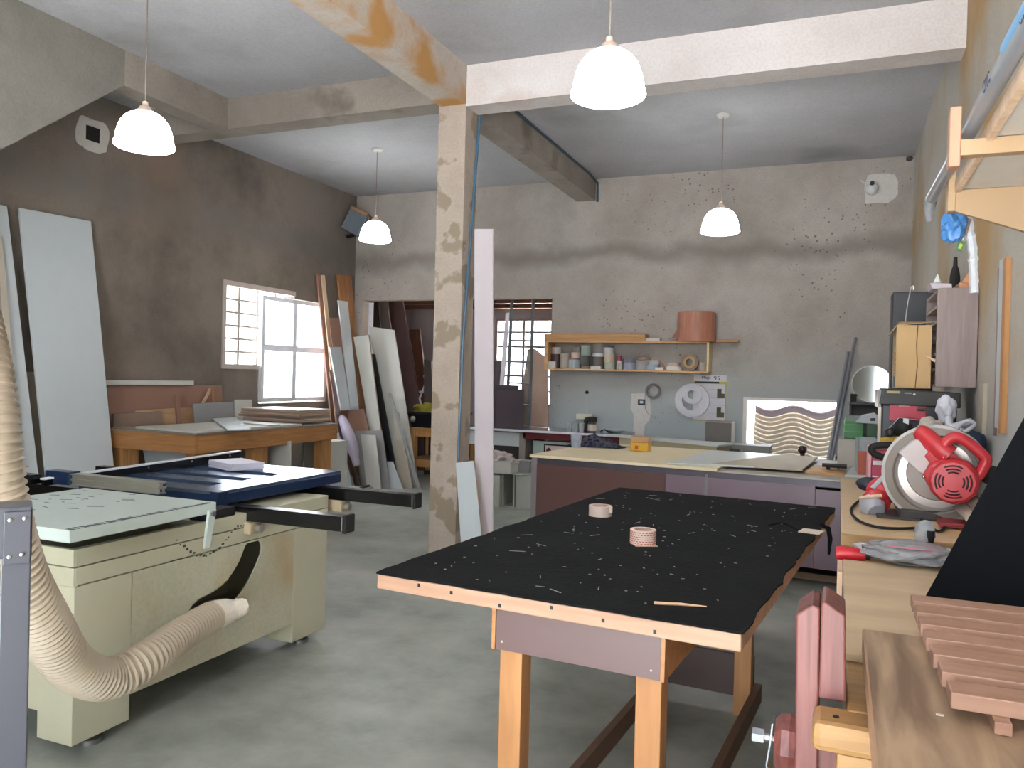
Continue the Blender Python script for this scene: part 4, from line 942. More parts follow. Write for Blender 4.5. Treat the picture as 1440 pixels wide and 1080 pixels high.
zt = can('paint_can', 'cream can stacked on the squat silver can', 805, 818, .075, 9.43, c_('#b9aa9b', 'can_cream'), z=zt)
can('paint_can', 'small grey can topping the cream can', 808, 819, .065, 9.43, c_('#77706a', 'can_grey'), z=zt)
zt = can('paint_can', 'reddish tape roll under the dark grey can', 820, 833, .035, 9.43, c_('#8d7268', 'tape_redbrown'), cat='tape', grp=None)
zt = can('paint_can', 'dark grey can under the pale green can', 818, 832, .13, 9.43, c_('#4f5250', 'can_dkgrey'), z=zt)
can('paint_can', 'pale green can on the dark grey can', 819, 833, .125, 9.43, c_('#8d968c', 'can_green'), c_('#9aa59b', 'can_green_lid'), z=zt)
one('carton', 'small white carton below the white-lidded dark can', 'box', B(sx(835), sx(849), 9.37, 9.42, SZ, SZ + .037, b=.003), c_('#d2cfca', 'carton_pale2'))
can('paint_can', 'dark can with a wide white lid on the shelf', 833, 851, .20, 9.49, c_('#5a5550', 'can_taupe'), c_('#cfcfd0', 'lid_white'), lidh=.045)
zt = can('paint_can', 'greenish-beige can at the bottom of the beige stack', 853, 868, .085, 9.43, c_('#9ea594', 'can_sage'))
zt = can('paint_can', 'beige can in the middle of the beige stack', 852, 867, .11, 9.43, c_('#b5a48f', 'can_sand'), z=zt)
can('paint_can', 'white can with a dark lid on top of the beige stack', 851, 865, .09, 9.43, c_('#b8b6b8', 'can_white2'), c_('#50525a', 'lid_dark'), z=zt)
can('glue_bottle', 'small white bottle with a red band on the shelf', 869, 876, .17, 9.45, c_('#c7c0c2', 'bottle_white'), c_('#8a2d43', 'red_cap'), lidh=.06, cat='bottle')
can('glue_bottle', 'small grey bottle beside the red-banded bottle', 873, 879, .08, 9.39, c_('#a39e98', 'bottle_grey'), cat='bottle')
def roll(label, px0, px1, h, y, body, core, z=SZ, tilt=0):
    r = (sx(px1) - sx(px0))/2; x = (sx(px0) + sx(px1))/2
    t = T('tape_roll', label, 'tape', (x, y, z), 0, 'tape rolls on the wall shelf')
    M = Matrix.Translation((x, y, z)) @ Matrix.Rotation(tilt, 4, 'X')
    b = nb(); ring(b, r, r*.6, h, M, 24); O('tape_winding', b, body, t, True)
    b = nb(); ring(b, r*.6, r*.5, h, M, 24); O('cardboard_core', b, core, t, True)
    return z + h
zt = roll('bluish-grey tape roll under the purple-grey roll', 879, 898, .085, 9.43, c_('#8b8f9f', 'tape_bluegrey'), m_core)
roll('purple-grey tape roll on the bluish-grey roll', 880, 897, .05, 9.43, c_('#6d6b75', 'tape_purplegrey'), m_core, z=zt)
zt = roll('black and white spool under the silver roll', 897, 912, .075, 9.43, c_('#9b9a98', 'spool_grey'), m_dark)
roll('silver roll tilted on the black and white spool', 895, 915, .05, 9.45, c_('#a79c98', 'tape_silver', .25), m_core, z=zt + .02, tilt=.35)
zt = roll('light blue tape roll under the white roll', 911, 927, .07, 9.43, c_('#93a7b3', 'tape_lightblue'), m_core)
roll('white tape roll on the light blue roll', 914, 929, .05, 9.44, c_('#bdb2ae', 'tape_white'), c_('#a06c52', 'core_orange'), z=zt)
one('carton', 'tiny white carton before the orange strap', 'box', B(sx(924), sx(935), 9.36, 9.40, SZ, SZ + .035, b=.002), c_('#d8d6d2', 'carton_pale3'))
one('strap', 'orange-brown strap leaning beside the light blue roll', 'strap', tube(nb(), [(sx(926), 9.44, SZ + .12), (sx(937), 9.44, SZ + .01)], .012, n=4), c_('#a0694c', 'strap_orange'))
zt = roll('white wide roll lying like a dish on the shelf', 937, 958, .05, 9.43, c_('#d0cfcb', 'tape_white2'), m_wtop)
roll('pinkish roll lying on the white wide roll', 938, 955, .045, 9.44, c_('#bda092', 'tape_pink'), m_core, z=zt)
r = (sx(979) - sx(956))/2
t = T('tape_roll', 'large brown roll standing upright at the right of the shelf', 'tape', (sx(967), 9.47, SZ), 0, 'tape rolls on the wall shelf')
Mx = Matrix.Translation((sx(967), 9.44, SZ + r)) @ Matrix.Rotation(R(-90), 4, 'X')
b = nb(); ring(b, r, r*.66, .05, Mx); O('tape_winding', b, c_('#7d6656', 'tape_brown'), t, True)
b = nb(); ring(b, r*.66, r*.4, .04, Mx); O('cardboard_core', b, c_('#a88a53', 'core_gold'), t, True)
bottle('jar', 'small clear jar at the right end of the shelf', 'jar', (sx(985), 9.45, SZ), [(.05, 0), (.052, .03), (.052, .06), (.04, .08)], mat('jar_pale', '#9f948b', .2), [(.042, .08), (.042, .10)], mat('jar_lid_tan', '#b59e86', .5))
one('plank', 'long thick pine plank lying on top of the wall shelf', 'plank', B(sx(767), sx(909), 9.38, 9.58, sz1 + .001, sz1 + .085, b=.003), wood('plank_pine', '#a4794c', '#b88b5c', 'X'))
one('carton', 'white carton on top of the shelf between plank and round bucket', 'box', B(sx(909), sx(928), 9.40, 9.52, sz1 + .001, sz1 + .04, b=.003), c_('#c2bfba', 'carton_pale4'))
one('plank', 'short pine plank sticking out past the right end of the shelf', 'plank', B(sx(948), sx(1028), 9.46, 9.58, sz1 + .001, sz1 + .03, b=.002), wood('plank_pine', '#a4794c', '#b88b5c', 'X'))
bk = T('veneer_roll', 'round terracotta-brown rolled veneer drum on the right of the shelf', 'roll', (sx(975), 9.46, sz1))
rr = (sx(1000) - sx(950))/2
O('drum', lathe(nb(), [(rr, 0), (rr, .02), (rr*.97, .34), (rr*.92, .345), (rr*.9, .33)], n=36, M=Matrix.Translation((sx(975), 9.44, sz1 + .0))), wood('veneer', '#96614a', '#a8705a', 'Z', .5), bk, True)
O('veneer_flap', slab(nb(), [(sx(945), 9.33, sz1 + .032), (sx(957), 9.29, sz1 + .032), (sx(957), 9.29, sz1 + .2), (sx(951), 9.33, sz1 + .12)], .003), mat('veneer_flap', '#8a5a48', .6), bk)
# ---------------------------------------------------------------- hanging on the back wall
sk = T('wall_socket', 'white plaster strip with a power socket on the back wall', 'socket', (-2.2, YB, 1.0))
O('plaster_patch', prism(nb(), [(x, YB, z) for x, z in ((-2.36, 1.33), (-2.20, 1.34), (-2.13, 1.31), (-2.11, 1.1), (-2.13, 1.0), (-2.18, .95), (-2.20, .75), (-2.34, .75), (-2.32, .95), (-2.33, 1.08), (-2.37, 1.15))], (0, -.008, 0)), pl, sk)
O('socket_plate', B(-2.275, -2.185, YB - .018, YB - .008, 1.195, 1.265, b=.002), mat('socket_black', '#23242a', .5), sk); O('socket_face', B(-2.25, -2.21, YB - .022, YB - .017, 1.215, 1.245), m_wtop, sk)
def wallring(t, nm, cx, cz, ro, ri, h, y, m):
    b = nb(); ring(b, ro, ri, h, Matrix.Translation((cx, y, cz)) @ Matrix.Rotation(R(90), 4, 'X'), 40); return O(nm, b, m, t, True)
cx, _, cz = (-2.089, 9.58, 1.37)
t = T('edge_band_coil', 'grey edge-banding coil hanging on the back wall with its tail down', 'coil', (cx, 9.6, cz))
m_coil = mat('coil_grey', '#67615c', .45)
wallring(t, 'coil', cx, cz, .093, .066, .03, YB - .005, m_coil)
wallring(t, 'coil_inner', cx + .01, cz + .01, .066, .055, .022, YB - .005, mat('coil_pale', '#8d8782', .4))
tail = smooth_path([(cx - .092, YB - .015, cz), (cx - .10, YB - .015, cz - .10), (cx - .09, YB - .015, cz - .22), (cx - .04, YB - .015, cz - .29), (cx + .03, YB - .015, cz - .31), (cx + .08, YB - .015, cz - .33)], 6)
tb_ = nb()
for p in tail: pass
tl = [(p.x, p.y, p.z) for p in tail]
vv = [(tb_.verts.new((x, y - .008, z)), tb_.verts.new((x, y + .008, z))) for x, y, z in tl]
for a, b_ in zip(vv, vv[1:]): tb_.faces.new((a[0], b_[0], b_[1], a[1]))
bmesh.ops.solidify(tb_, geom=tb_.faces[:], thickness=.014)
O('coil_tail', tb_, m_coil, t)
cx, _, cz = (-1.614, 9.57, 1.274)
t = T('edge_band_coil', 'big white edge-banding coil hanging over the calendar with a small one inside', 'coil', (cx, 9.6, cz))
m_wco = mat('coil_white', '#c3c3cb', .4)
wallring(t, 'coil', cx, cz, .202, .118, .035, YB - .02, m_wco)
wallring(t, 'inner_coil', cx + .005, cz + .072, .115, .055, .035, YB - .03, m_wco)
cal = T('wall_calendar', 'white and yellow wall calendar behind the big white coil', 'calendar', (-1.41, YB, 1.05))
kx0, _, kz1 = (-1.605, 9.612, 1.58); kx1 = -1.224; kz0 = 1.036
O('sheet', B(kx0, kx1, YB - .006, YB - .002, kz0, kz1), mat('calendar_paper', '#c6c4cc', .6, var=.03), cal)
yl = mat('calendar_yellow', '#b8ac26', .6)
O('yellow_band', B(kx0, kx1, YB - .0075, YB - .006, kz1 - .105, kz1 - .075), yl, cal); O('black_band', B(kx0 + .01, kx1 - .085, YB - .009, YB - .0075, kz1 - .098, kz1 - .076), m_dark, cal)
O('yellow_border', B(kx1 - .012, kx1, YB - .0075, YB - .006, kz0, kz1 - .105), yl, cal); O('yellow_border', B(kx0, kx1 - .012, YB - .0075, YB - .006, kz0, kz0 + .012), yl, cal)
for z, hh in ((kz1 - .27, .11), (kz1 - .50, .12)):
    O('photo_block', B(kx1 - .105, kx1 - .055, YB - .009, YB - .0075, z, z + hh), mat('photo_olive', '#4b4a33', .7), cal)
    O('photo_block', B(kx1 - .055, kx1 - .018, YB - .009, YB - .0075, z, z + hh*.5), mat('photo_brown', '#55492f', .7), cal)
text('header_text', 'Mega', .05, (kx0 + .09, YB - .0075, kz1 - .045), (1, 0, 0), (0, 0, 1), m_dark, cal); text('header_number', '95', .075, (kx0 + .23, YB - .0075, kz1 - .062), (1, 0, 0), (0, 0, 1), mat('number_dark', '#3a3038', .6), cal)
ln = nb()
for k in range(4): box(ln, kx0 + .17, kx1 - .015, YB - .0078, YB - .006, kz1 - .17 - k*.095, kz1 - .167 - k*.095)
O('grid_line', ln, mat('grid_grey', '#a3a395', .6), cal)
# camera on its white patch, and a small sensor
pc = T('security_camera', 'white dome security camera on a white plaster patch, upper right of the back wall', 'camera', (.33, YB, 3.6))
O('plaster_patch', blob(0.364, 3.675, .175, .16, YB, 5), pl, pc)
qx, qy, qz = (0.275, 9.5, 3.646)
O('camera_dome', lump(nb(), (qx, qy, qz), (.065, .065, .065), 1, .02, 3), mat('camera_white', '#cfcfd2', .3), pc, True)
O('camera_arm', tube(nb(), [(qx + .02, YB - .005, qz + .05), (qx, qy + .02, qz + .06), (qx, qy - .02, qz + .05)], .035, n=12), mat('camera_white', '#cfcfd2', .3), pc, True)
O('camera_lens', lathe(nb(), [(.024, 0), (.024, .03)], n=14, M=Matrix.Translation((qx, qy - .04, qz + .05)) @ Matrix.Rotation(R(90), 4, 'X')), m_dark, pc)
O('antenna', tube(nb(), [(qx - .05, qy, qz + .05), (qx - .12, qy, qz + .11)], .006, n=6), mat('camera_white', '#cfcfd2', .3), pc)
one('wall_sensor', 'small dark round sensor high in the back right corner', 'sensor', lump(nb(), (0.64, 9.58, 3.97), (.035, .045, .03), 2, .1, 2), mat('sensor_dark', '#3d3c42', .5), smooth=True)
# aluminium poles in the right corner
for k, lb in enumerate(('longer aluminium bar leaning in the back right corner', 'shorter aluminium bar leaning beside the longer one')):
    a, b_ = [((0.156, 9.58, 2.029), (-0.041, 9.2, 0.747)), ((0.087, 9.5, 1.868), (-0.075, 9.05, 0.757))][k]
    a, b_ = Vector(a), Vector(b_); b_ = a + (b_ - a)*(a.z - .01)/(a.z - b_.z)
    one('aluminium_bar', lb, 'bar', tube(nb(), [a, b_], .018, n=4, sq=True), mat('bar_alu', '#9fa3ac', .35, metal=.6))
# roof sheets outside the low opening
sh = nb(); NX = 40; xs0, xs1 = -.98, .35
def wav(u): return .04*math.sin(u*10.5 + .6) + .01*math.sin(u*4)
def sheet_bm(t, z0):
    s = nb(); lo, hi = [], []
    for i in range(NX + 1):
        u = i/NX; x = xs0 + (xs1 - xs0)*u; z = z0 + wav(x)
        lo.append([s.verts.new((x, y, z)) for y in (0, .9)]); hi.append([s.verts.new((x, y, z + t)) for y in (0, .9)])
    for i in range(NX):
        pass
    s.free(); s = nb(); rows = []
    prof = [(.05, 0), (.05, t - .015), (0, t - .015), (0, t), (.9, t), (.9, 0)]
    for i in range(NX + 1):
        x = xs0 + (xs1 - xs0)*i/NX; z = z0 + wav(x)
        rows.append([s.verts.new((x, a, z + b_)) for a, b_ in prof])
    for a, b_ in zip(rows, rows[1:]):
        for k in range(6): s.faces.new((a[k], a[(k+1) % 6], b_[(k+1) % 6], b_[k]))
    s.faces.new(rows[0]); s.faces.new(rows[-1])
    return s
first = None
ordn = ['lowest', 'second', 'third', 'fourth', 'fifth', 'sixth', 'seventh', 'eighth', 'ninth', 'tenth', 'eleventh', 'topmost']
for k in range(12):
    lb = ordn[k] + ' wavy roof sheet of the stack seen through the low opening'
    if first is None:
        first = one('roof_sheet', lb, 'roof sheet', sheet_bm(.053, 0), mat('fibre_cement', '#a89d90', .9), 'wavy roof sheets stacked outside'); first.location = (0, 10.25, .46)
    else:
        o = first.copy(); COL.objects.link(o); o.location = (0, 10.25 + .022*k, .46 + k*.0545); o['label'] = lb
top = one('roof_sheet', 'thick mauve wavy ridge piece on top of the roof sheet stack', 'roof sheet', sheet_bm(.085, 0), mat('ridge_mauve', '#6a6168', .8)); top.location = (0, 10.52, 1.115)
one('block_stack', 'pale block base carrying the roof sheets outside the low opening', 'block', B(-.95, .3, 10.3, 11.1, 0, .41), mat('block_pale', '#b7a99d', .9))

# ================================================================== right-hand benches, tools, wall
m_bench = wood('bench_pine', '#c29a6a', '#d2ad7d', 'Y', .5); m_benchf = wood('bench_front', '#987246', '#aa8454', 'X', .5)
m_btop = wood('bench_top_pale', '#bfa27a', '#cbb08a', 'X', .45)
m_boardB = wood('knotty_board', '#b9a080', '#c8b191', 'X', .5, 1.5, 6)
m_walnut = wood('brown_grain_board', '#745c48', '#a88d72', 'Y', .5, 2.5, 8)
m_cherry = wood('red_hardwood', '#5f322e', '#794641', 'Z', .45, 4)
m_slat = wood('slat_wood', '#9a7461', '#a98470', 'X', .5)
wb = T('saw_bench', 'pine bench along the right wall carrying the red mitre saw', 'workbench', (.36, 4.4, 0))
O('bench_top', B(.025, .69, 3.37, 5.40, .885, .92, b=.003), m_btop, wb)
O('front_edge', B(.022, .69, 3.355, 3.37, .875, .92, b=.002), m_benchf, wb)
O('apron', B(.05, .69, 3.40, 3.44, .72, .875, b=.003), m_benchf, wb); O('apron', B(.05, .08, 3.44, 5.35, .72, .875, b=.003), m_bench, wb)
for x in (.06, .60):
    for y in (3.42, 5.25): O('leg', B(x, x + .08, y, y + .08, 0, .74, b=.003), m_bench, wb)
nb_ = T('near_bench', 'lower pine bench with a wooden vise at the bottom right', 'workbench', (.35, 2.4, 0))
O('bench_top', B(.032, .69, 1.70, 3.20, .81, .86, b=.004), m_benchf, nb_)
O('end_block', B(-.03, .69, 1.62, 1.72, .80, .858, b=.014), m_benchf, nb_)
O('end_block', B(.015, .69, 1.63, 1.70, .72, .80, b=.004), m_benchf, nb_)
O('bench_frame', B(.045, .69, 1.75, 3.15, .0, .80, b=.003), mat('bench_side', '#a98a63', .6), nb_)
for x in (.02, .60): O('leg', B(x, x + .08, 1.64, 1.72, 0, .72, b=.003), m_benchf, nb_)
for (x, y) in ((.0, 1.66), (.012, 1.83)):
    O('peg_hole', lathe(nb(), [(.006, 0), (.006, .002)], n=10, M=Matrix.Translation((x + .012, y, .8585 if y < 1.7 else .8605))), m_dark, nb_)
ba = one('knotty_board', 'pale knotty pine board lying on the lower bench behind the vise', 'board', B(.03, .69, 2.0, 3.07, .861, .88, b=.002), m_boardB)
one('board_end', 'pale block sticking out at the left of the knotty board', 'block', B(.012, .028, 2.86, 3.06, .80, .879), m_pale)
bd = T('grained_board', 'thick brown wood-grained board nearest the camera at the bottom right', 'board', (.38, 1.4, .89))
O('board_face', B(.07, .69, .55, 2.02, .915, .935, b=.002), m_walnut, bd)
O('board_edge', B(.066, .07, .55, 2.02, .884, .934), mat('board_edge_pale', '#a88468', .5), bd)
O('board_core', B(.07, .69, .55, 2.02, .884, .915), mat('board_edge_pale', '#a88468', .5), bd)
one('trestle', 'plain box trestle under the grained board', 'trestle', B(.10, .66, .6, 1.55, 0, .883), mat('trestle_wood', '#8c7152', .6))
one('wood_chip', 'tiny pale wood chip on the brown grained board', 'chip', B(-.006, .006, -.003, .003, 0, .002, M=Matrix.Translation((0.176, 1.546, 0.936))), mat('chip_pale', '#d8cbb8', .7))
# slatted rack
rk = T('slatted_rack', 'rack of parallel reddish wooden slats on the grained board', 'rack', (.43, 1.9, .935))
for py, px in ((840, 1282), (855, 1287), (871, 1293), (890, 1300), (912, 1310), (936, 1322), (964, 1334)):
    q = {840: (0.179, 2.172, 0.985), 855: (0.179, 2.071, 0.985), 871: (0.179, 1.974, 0.985), 890: (0.18, 1.871, 0.985), 912: (0.183, 1.765, 0.985), 936: (0.187, 1.664, 0.985), 964: (0.19, 1.56, 0.985)}[py]
    O('slat', B(q[0], .68, q[1] - .033, q[1] + .033, .957, .985, b=.002), m_slat, rk)
for x in (.25, .33, .55): O('cross_rail', B(x, x + .025, 1.50, 2.24, .937, .957), m_slat, rk)
# vise
vz = T('bench_vise', 'red hardwood leg vise with a big steel bolt at the near bench', 'vise', (-.03, 1.8, 0))
V0 = 1.73
jl = [(-0.068, 1.73, 1.027), (-0.038, 1.73, 1.052), (-0.023, 1.73, 1.045), (-0.015, 1.73, 0.723), (-0.059, 1.73, 0.714)]
zl = .45
jl = jl[:3] + [(jl[3][0], V0, zl), (jl[4][0], V0, zl)]
O('front_jaw', prism(nb(), jl, (0, .13, 0), b=.004), m_cherry, vz)
jr = [(-0.021, 1.73, 1.057), (-0.014, 1.73, 1.061), (0.025, 1.73, 1.037), (0.03, 1.73, 0.901)]
jr = jr + [(jr[0][0], V0, .862)]
jr[3] = (jr[3][0], V0, .862)
O('rear_jaw', prism(nb(), jr, (0, .14, 0), b=.004), m_cherry, vz)
hub = Vector((-0.087, 1.78, 0.749))
O('hub', lathe(nb(), [(.062, 0), (.066, .012), (.066, .028), (.05, .042)], n=8, M=Matrix.Translation((jl[0][0] + .004, 1.80, hub.z - .02)) @ Matrix.Rotation(R(-90), 4, 'Y')), m_cherry, vz)
O('jaw_lower', B(-.03, .03, V0 + .02, V0 + .12, .3, .80, b=.004), m_cherry, vz)
bz = Vector((-0.117, 1.8, 0.735))
O('screw_rod', tube(nb(), [(jl[0][0], 1.80, bz.z), (bz.x - .035, 1.80, bz.z)], .009, n=12), m_steel, vz)
O('washer_plate', prism(nb(), [(bz.x + .004, 1.775, bz.z + .04), (bz.x + .001, 1.775, bz.z), (bz.x - .006, 1.775, bz.z - .05), (bz.x + .006, 1.775, bz.z - .10), (bz.x + .009, 1.775, bz.z - .10), (bz.x - .003, 1.775, bz.z - .05), (bz.x + .004, 1.775, bz.z), (bz.x + .007, 1.775, bz.z + .04)], (0, .05, 0)), m_chrome, vz)
O('hex_nut', lathe(nb(), [(.016, 0), (.016, .024), (.012, .026)], n=6, M=Matrix.Translation((bz.x - .012, 1.80, bz.z)) @ Matrix.Rotation(R(-90), 4, 'Y')), m_chrome, vz)
# black slanted panel
pa, pb_ = Vector((0.211, 2.562, 0.818)), Vector((0.485, 2.622, 1.42))
pe = pa + (pb_ - pa)*((.688 - pa.x)/(pb_.x - pa.x))
pk = pa + (pb_ - pa)*((.8815 - pa.z)/(pb_.z - pa.z))
pc_ = T('black_board', 'big blue-black slanted board leaning on the right wall behind the slats', 'board', (.5, 2.55, .88))
O('board_face', slab(nb(), [pk, pe, (.688, 2.48 + .08815, .8815)], .004), mat('blue_black', '#070a10', .85, var=.03, spec=.2), pc_)
# ---------------------------------------------------------------- clamp, saw-blade bag
clp = T('hand_clamp', 'red-handled clamp between the benches beside the saw blade bag', 'clamp', (.05, 3.15, .9))
O('handle', tube(nb(), [(0.008, 3.12, 0.889), (0.022, 3.12, 0.89), (0.076, 3.12, 0.891), (0.105, 3.12, 0.892)], [.024, .027, .024, .02], n=14), mat('clamp_red', '#c8202c', .4), clp, True)
O('collar', tube(nb(), [(0.105, 3.12, 0.892), (0.121, 3.12, 0.891)], .016, n=10), m_rub, clp)
O('crank', tube(nb(), [(0.092, 3.12, 0.921), (0.118, 3.12, 0.921), (0.123, 3.12, 0.899)], .006, n=8), m_rub, clp)
O('bar', tube(nb(), [(0.121, 3.12, 0.891), (0.208, 3.12, 0.89)], .008, n=8), m_steel, clp)
bg_ = T('blade_bag', 'clear plastic bag holding round saw blades on the lower bench', 'bag', (.25, 3.1, .88))
bc_ = Vector((0.243, 3.05, 0.918))
O('plastic_bag', lump(nb(), (bc_.x, 3.13, .915), (.17, .12, .036), 8, .28, 4, 2.2, flat=-.03), clear('bag_plastic', '#e2e4ea', .66, .12), bg_, True)
for k in range(3):
    b = nb(); ring(b, .10, .018, .003, Matrix.Translation((bc_.x + .01*k, 3.13 + .004*k, .90 + .014*k)) @ Matrix.Rotation(.12, 4, 'X'), 36); O('saw_blade', b, m_steel, bg_)
O('seal_strip', tube(nb(), [(0.171, 3.05, 0.945), (0.312, 3.05, 0.943)], .003, n=6), mat('seal_pink', '#c27884', .5), bg_)
one('glue_nozzle', 'black conical nozzle hanging over the bench edge above the bag', 'nozzle', tube(nb(), [(0.329, 3.33, 0.967), (0.33, 3.33, 0.943), (0.333, 3.33, 0.896)], [.016, .015, .004], n=12), m_rub)
one('plastic_bag', 'small clear plastic bag hanging from the front edge of the saw bench', 'bag', lump(nb(), (0.31, 3.33, 0.96), (.035, .012, .045), 3, .3, 3), clear('bag_plastic', '#e2e4ea', .66, .12), smooth=True)
# ---------------------------------------------------------------- mitre saw
m_sred = mat('saw_red', '#c03038', .4, var=.06); m_guard = mat('guard_metal', '#857c74', .5, metal=.0, var=.08, scale=5)
ms = T('mitre_saw', 'red mitre saw with a big round blade guard on the saw bench', 'saw', (.36, 3.9, .92))
gc = Vector((0.401, 3.9, 1.126)); gr_ = (Vector((0.406, 3.9, 0.915)) - gc).length
AX = Matrix.Rotation(R(-8), 4, 'Z') @ Matrix.Rotation(R(90), 4, 'X')
def disc(name, c, prof, m, n=40, par=None): return O(name, lathe(nb(), prof, n=n, M=Matrix.Translation(c) @ AX), m, par or ms, True)
g_ = disc('blade_guard', gc, [(gr_*.72, -.035), (gr_*.97, -.03), (gr_, -.015), (gr_, .02), (gr_*.96, .032), (gr_*.80, .040), (gr_*.775, .034), (gr_*.77, .012), (gr_*.6, .010), (.01, .010)], m_guard, 56)
disc('blade', gc, [(gr_*.70, .012), (gr_*.70, .016), (.03, .017), (.03, .024), (.005, .024)], mat('blade_steel', '#8d837d', .3, metal=.75, var=.1), 60)
disc('inner_guard', gc, [(gr_*.55, .016), (gr_*.53, .026), (gr_*.35, .030), (.01, .030)], mat('guard_inner', '#93877f', .4, var=.1), 48)
O('blade_guard_rim', ring(nb(), gr_*1.01, gr_*.95, .045, Matrix.Translation(gc) @ AX @ Matrix.Translation((0, 0, -.01)), 56), mat('guard_bright', '#a09a94', .4, metal=.0), ms, True)
O('white_cover', slab(nb(), [(0.247, 3.8, 1.214), (0.3, 3.8, 1.269), (0.351, 3.8, 1.284), (0.377, 3.8, 1.213), (0.347, 3.8, 1.129), (0.326, 3.8, 1.137)], .06, .004), mat('guard_white', '#c4bab8', .5), ms)
mc = Vector((0.455, 3.78, 1.112)); mr_ = (Vector((0.457, 3.78, 1.017)) - mc).length
mo = disc('motor_housing', mc, [(mr_*.95, -.10), (mr_*1.02, -.06), (mr_*1.02, .02), (mr_*.98, .045), (mr_*.86, .058), (.02, .06)], m_sred, 12)
for rr_ in (.42, .56, .70):
    for k in range(4):
        a0_ = R(90*k) - R(30)
        pts = [Vector((mr_*rr_*math.cos(a0_ + R(60)*i/7), mr_*rr_*math.sin(a0_ + R(60)*i/7), .0605)) for i in range(8)]
        pts = [Matrix.Translation(mc) @ AX @ p for p in pts]
        O('vent_slot', tube(nb(), pts, .0035, n=6), mat('vent_black', '#3a1216', .6), mo)
O('motor_neck', slab(nb(), [(0.341, 3.76, 1.13), (0.369, 3.76, 1.186), (0.416, 3.76, 1.201), (0.501, 3.76, 1.141), (0.426, 3.76, 1.035), (0.361, 3.76, 1.083)], .10, .008), m_sred, ms)
O('rating_plate', slab(nb(), [(0.372, 3.755, 1.172), (0.4, 3.755, 1.188), (0.416, 3.755, 1.172), (0.385, 3.755, 1.146)], .006), mat('plate_pink', '#c4757a', .5), ms)
O('arm', tube(nb(), smooth_path([(0.314, 3.82, 1.318), (0.345, 3.82, 1.295), (0.393, 3.8, 1.25), (0.44, 3.79, 1.215)], 5), [.024, .03, .033, .035, .036, .037, .038, .039, .040, .041, .042, .043, .044, .044, .044, .044], n=14), m_sred, ms, True)
O('arm_block', slab(nb(), [(0.344, 3.78, 1.207), (0.377, 3.78, 1.251), (0.428, 3.78, 1.218), (0.424, 3.78, 1.182), (0.369, 3.78, 1.175)], .09, .006), m_sred, ms)
hl = smooth_path([(0.412, 3.78, 1.247), (0.432, 3.78, 1.281), (0.466, 3.78, 1.294), (0.516, 3.78, 1.265), (0.563, 3.78, 1.22), (0.569, 3.78, 1.197), (0.55, 3.78, 1.149), (0.52, 3.78, 1.117)], 6)
O('handle', tube(nb(), hl, .023, n=12), m_sred, ms, True)
O('handle_web', slab(nb(), [(0.424, 3.79, 1.235), (0.45, 3.79, 1.23), (0.535, 3.79, 1.164), (0.542, 3.79, 1.129), (0.511, 3.79, 1.109), (0.447, 3.79, 1.173)], .04, .004), m_sred, ms)
for q in ((0.411, 3.76, 1.209), (0.341, 3.75, 1.122), (0.424, 3.75, 1.054)): O('screw', lump(nb(), q, (.006, .006, .006), 1, 0, 2), m_chrome, ms, True)
O('saw_base', B(.26, .66, 3.86, 4.25, .921, .965, b=.01), mat('base_dark', '#3b3534', .5), ms)
O('turntable', lathe(nb(), [(.12, 0), (.12, .02), (.10, .03)], n=36, M=Matrix.Translation((.42, 4.08, .965))), m_guard, ms, True)
O('base_trim', B(.40, .62, 3.70, 3.84, .925, .945, b=.004), mat('base_red', '#8e2c30', .5), ms)
O('pivot_post', B(.44, .56, 4.02, 4.18, .975, 1.18, b=.02), mat('base_dark', '#3b3534', .5), ms)
O('lock_knob', lump(nb(), (0.599, 3.85, 1.139), (.045, .04, .04), 6, .15, 3), m_rub, ms, True)
O('dust_tube', tube(nb(), [(0.583, 3.9, 1.132), (0.624, 3.85, 1.075)], .012, n=10), m_rub, ms)
for k, (a, b_) in enumerate((((0.473, 3.98, 1.016), (0.514, 3.6, 0.973)), ((0.513, 4, 1.048), (0.55, 3.62, 1.007)), ((0.553, 4.02, 1.08), (0.587, 3.64, 1.047)))):
    a, b_ = Vector(a), Vector(b_); d = Vector((.035, 0, .03))
    one('pale_batten', ['lowest pale batten leaning against the mitre saw', 'middle pale batten leaning against the mitre saw', 'upper pale batten leaning against the mitre saw'][k], 'batten', slab(nb(), [a - d*.5, a + d*.5, b_ + d*.5, b_ - d*.5], .015), mat('batten_pale', '#bfb2a2', .5))
one('power_cord', 'black power cord looping on the pine bench before the mitre saw', 'cord', tube(nb(), smooth_path([(0.127, 4.433, 0.928), (0.068, 3.995, 0.928), (0.094, 3.676, 0.928), (0.176, 3.542, 0.928), (0.311, 3.62, 0.928), (0.359, 3.812, 0.928), (0.365, 3.651, 0.928), (0.389, 3.579, 0.928), (0.447, 3.825, 0.928)], 6), .006, n=8), m_rub, smooth=True)
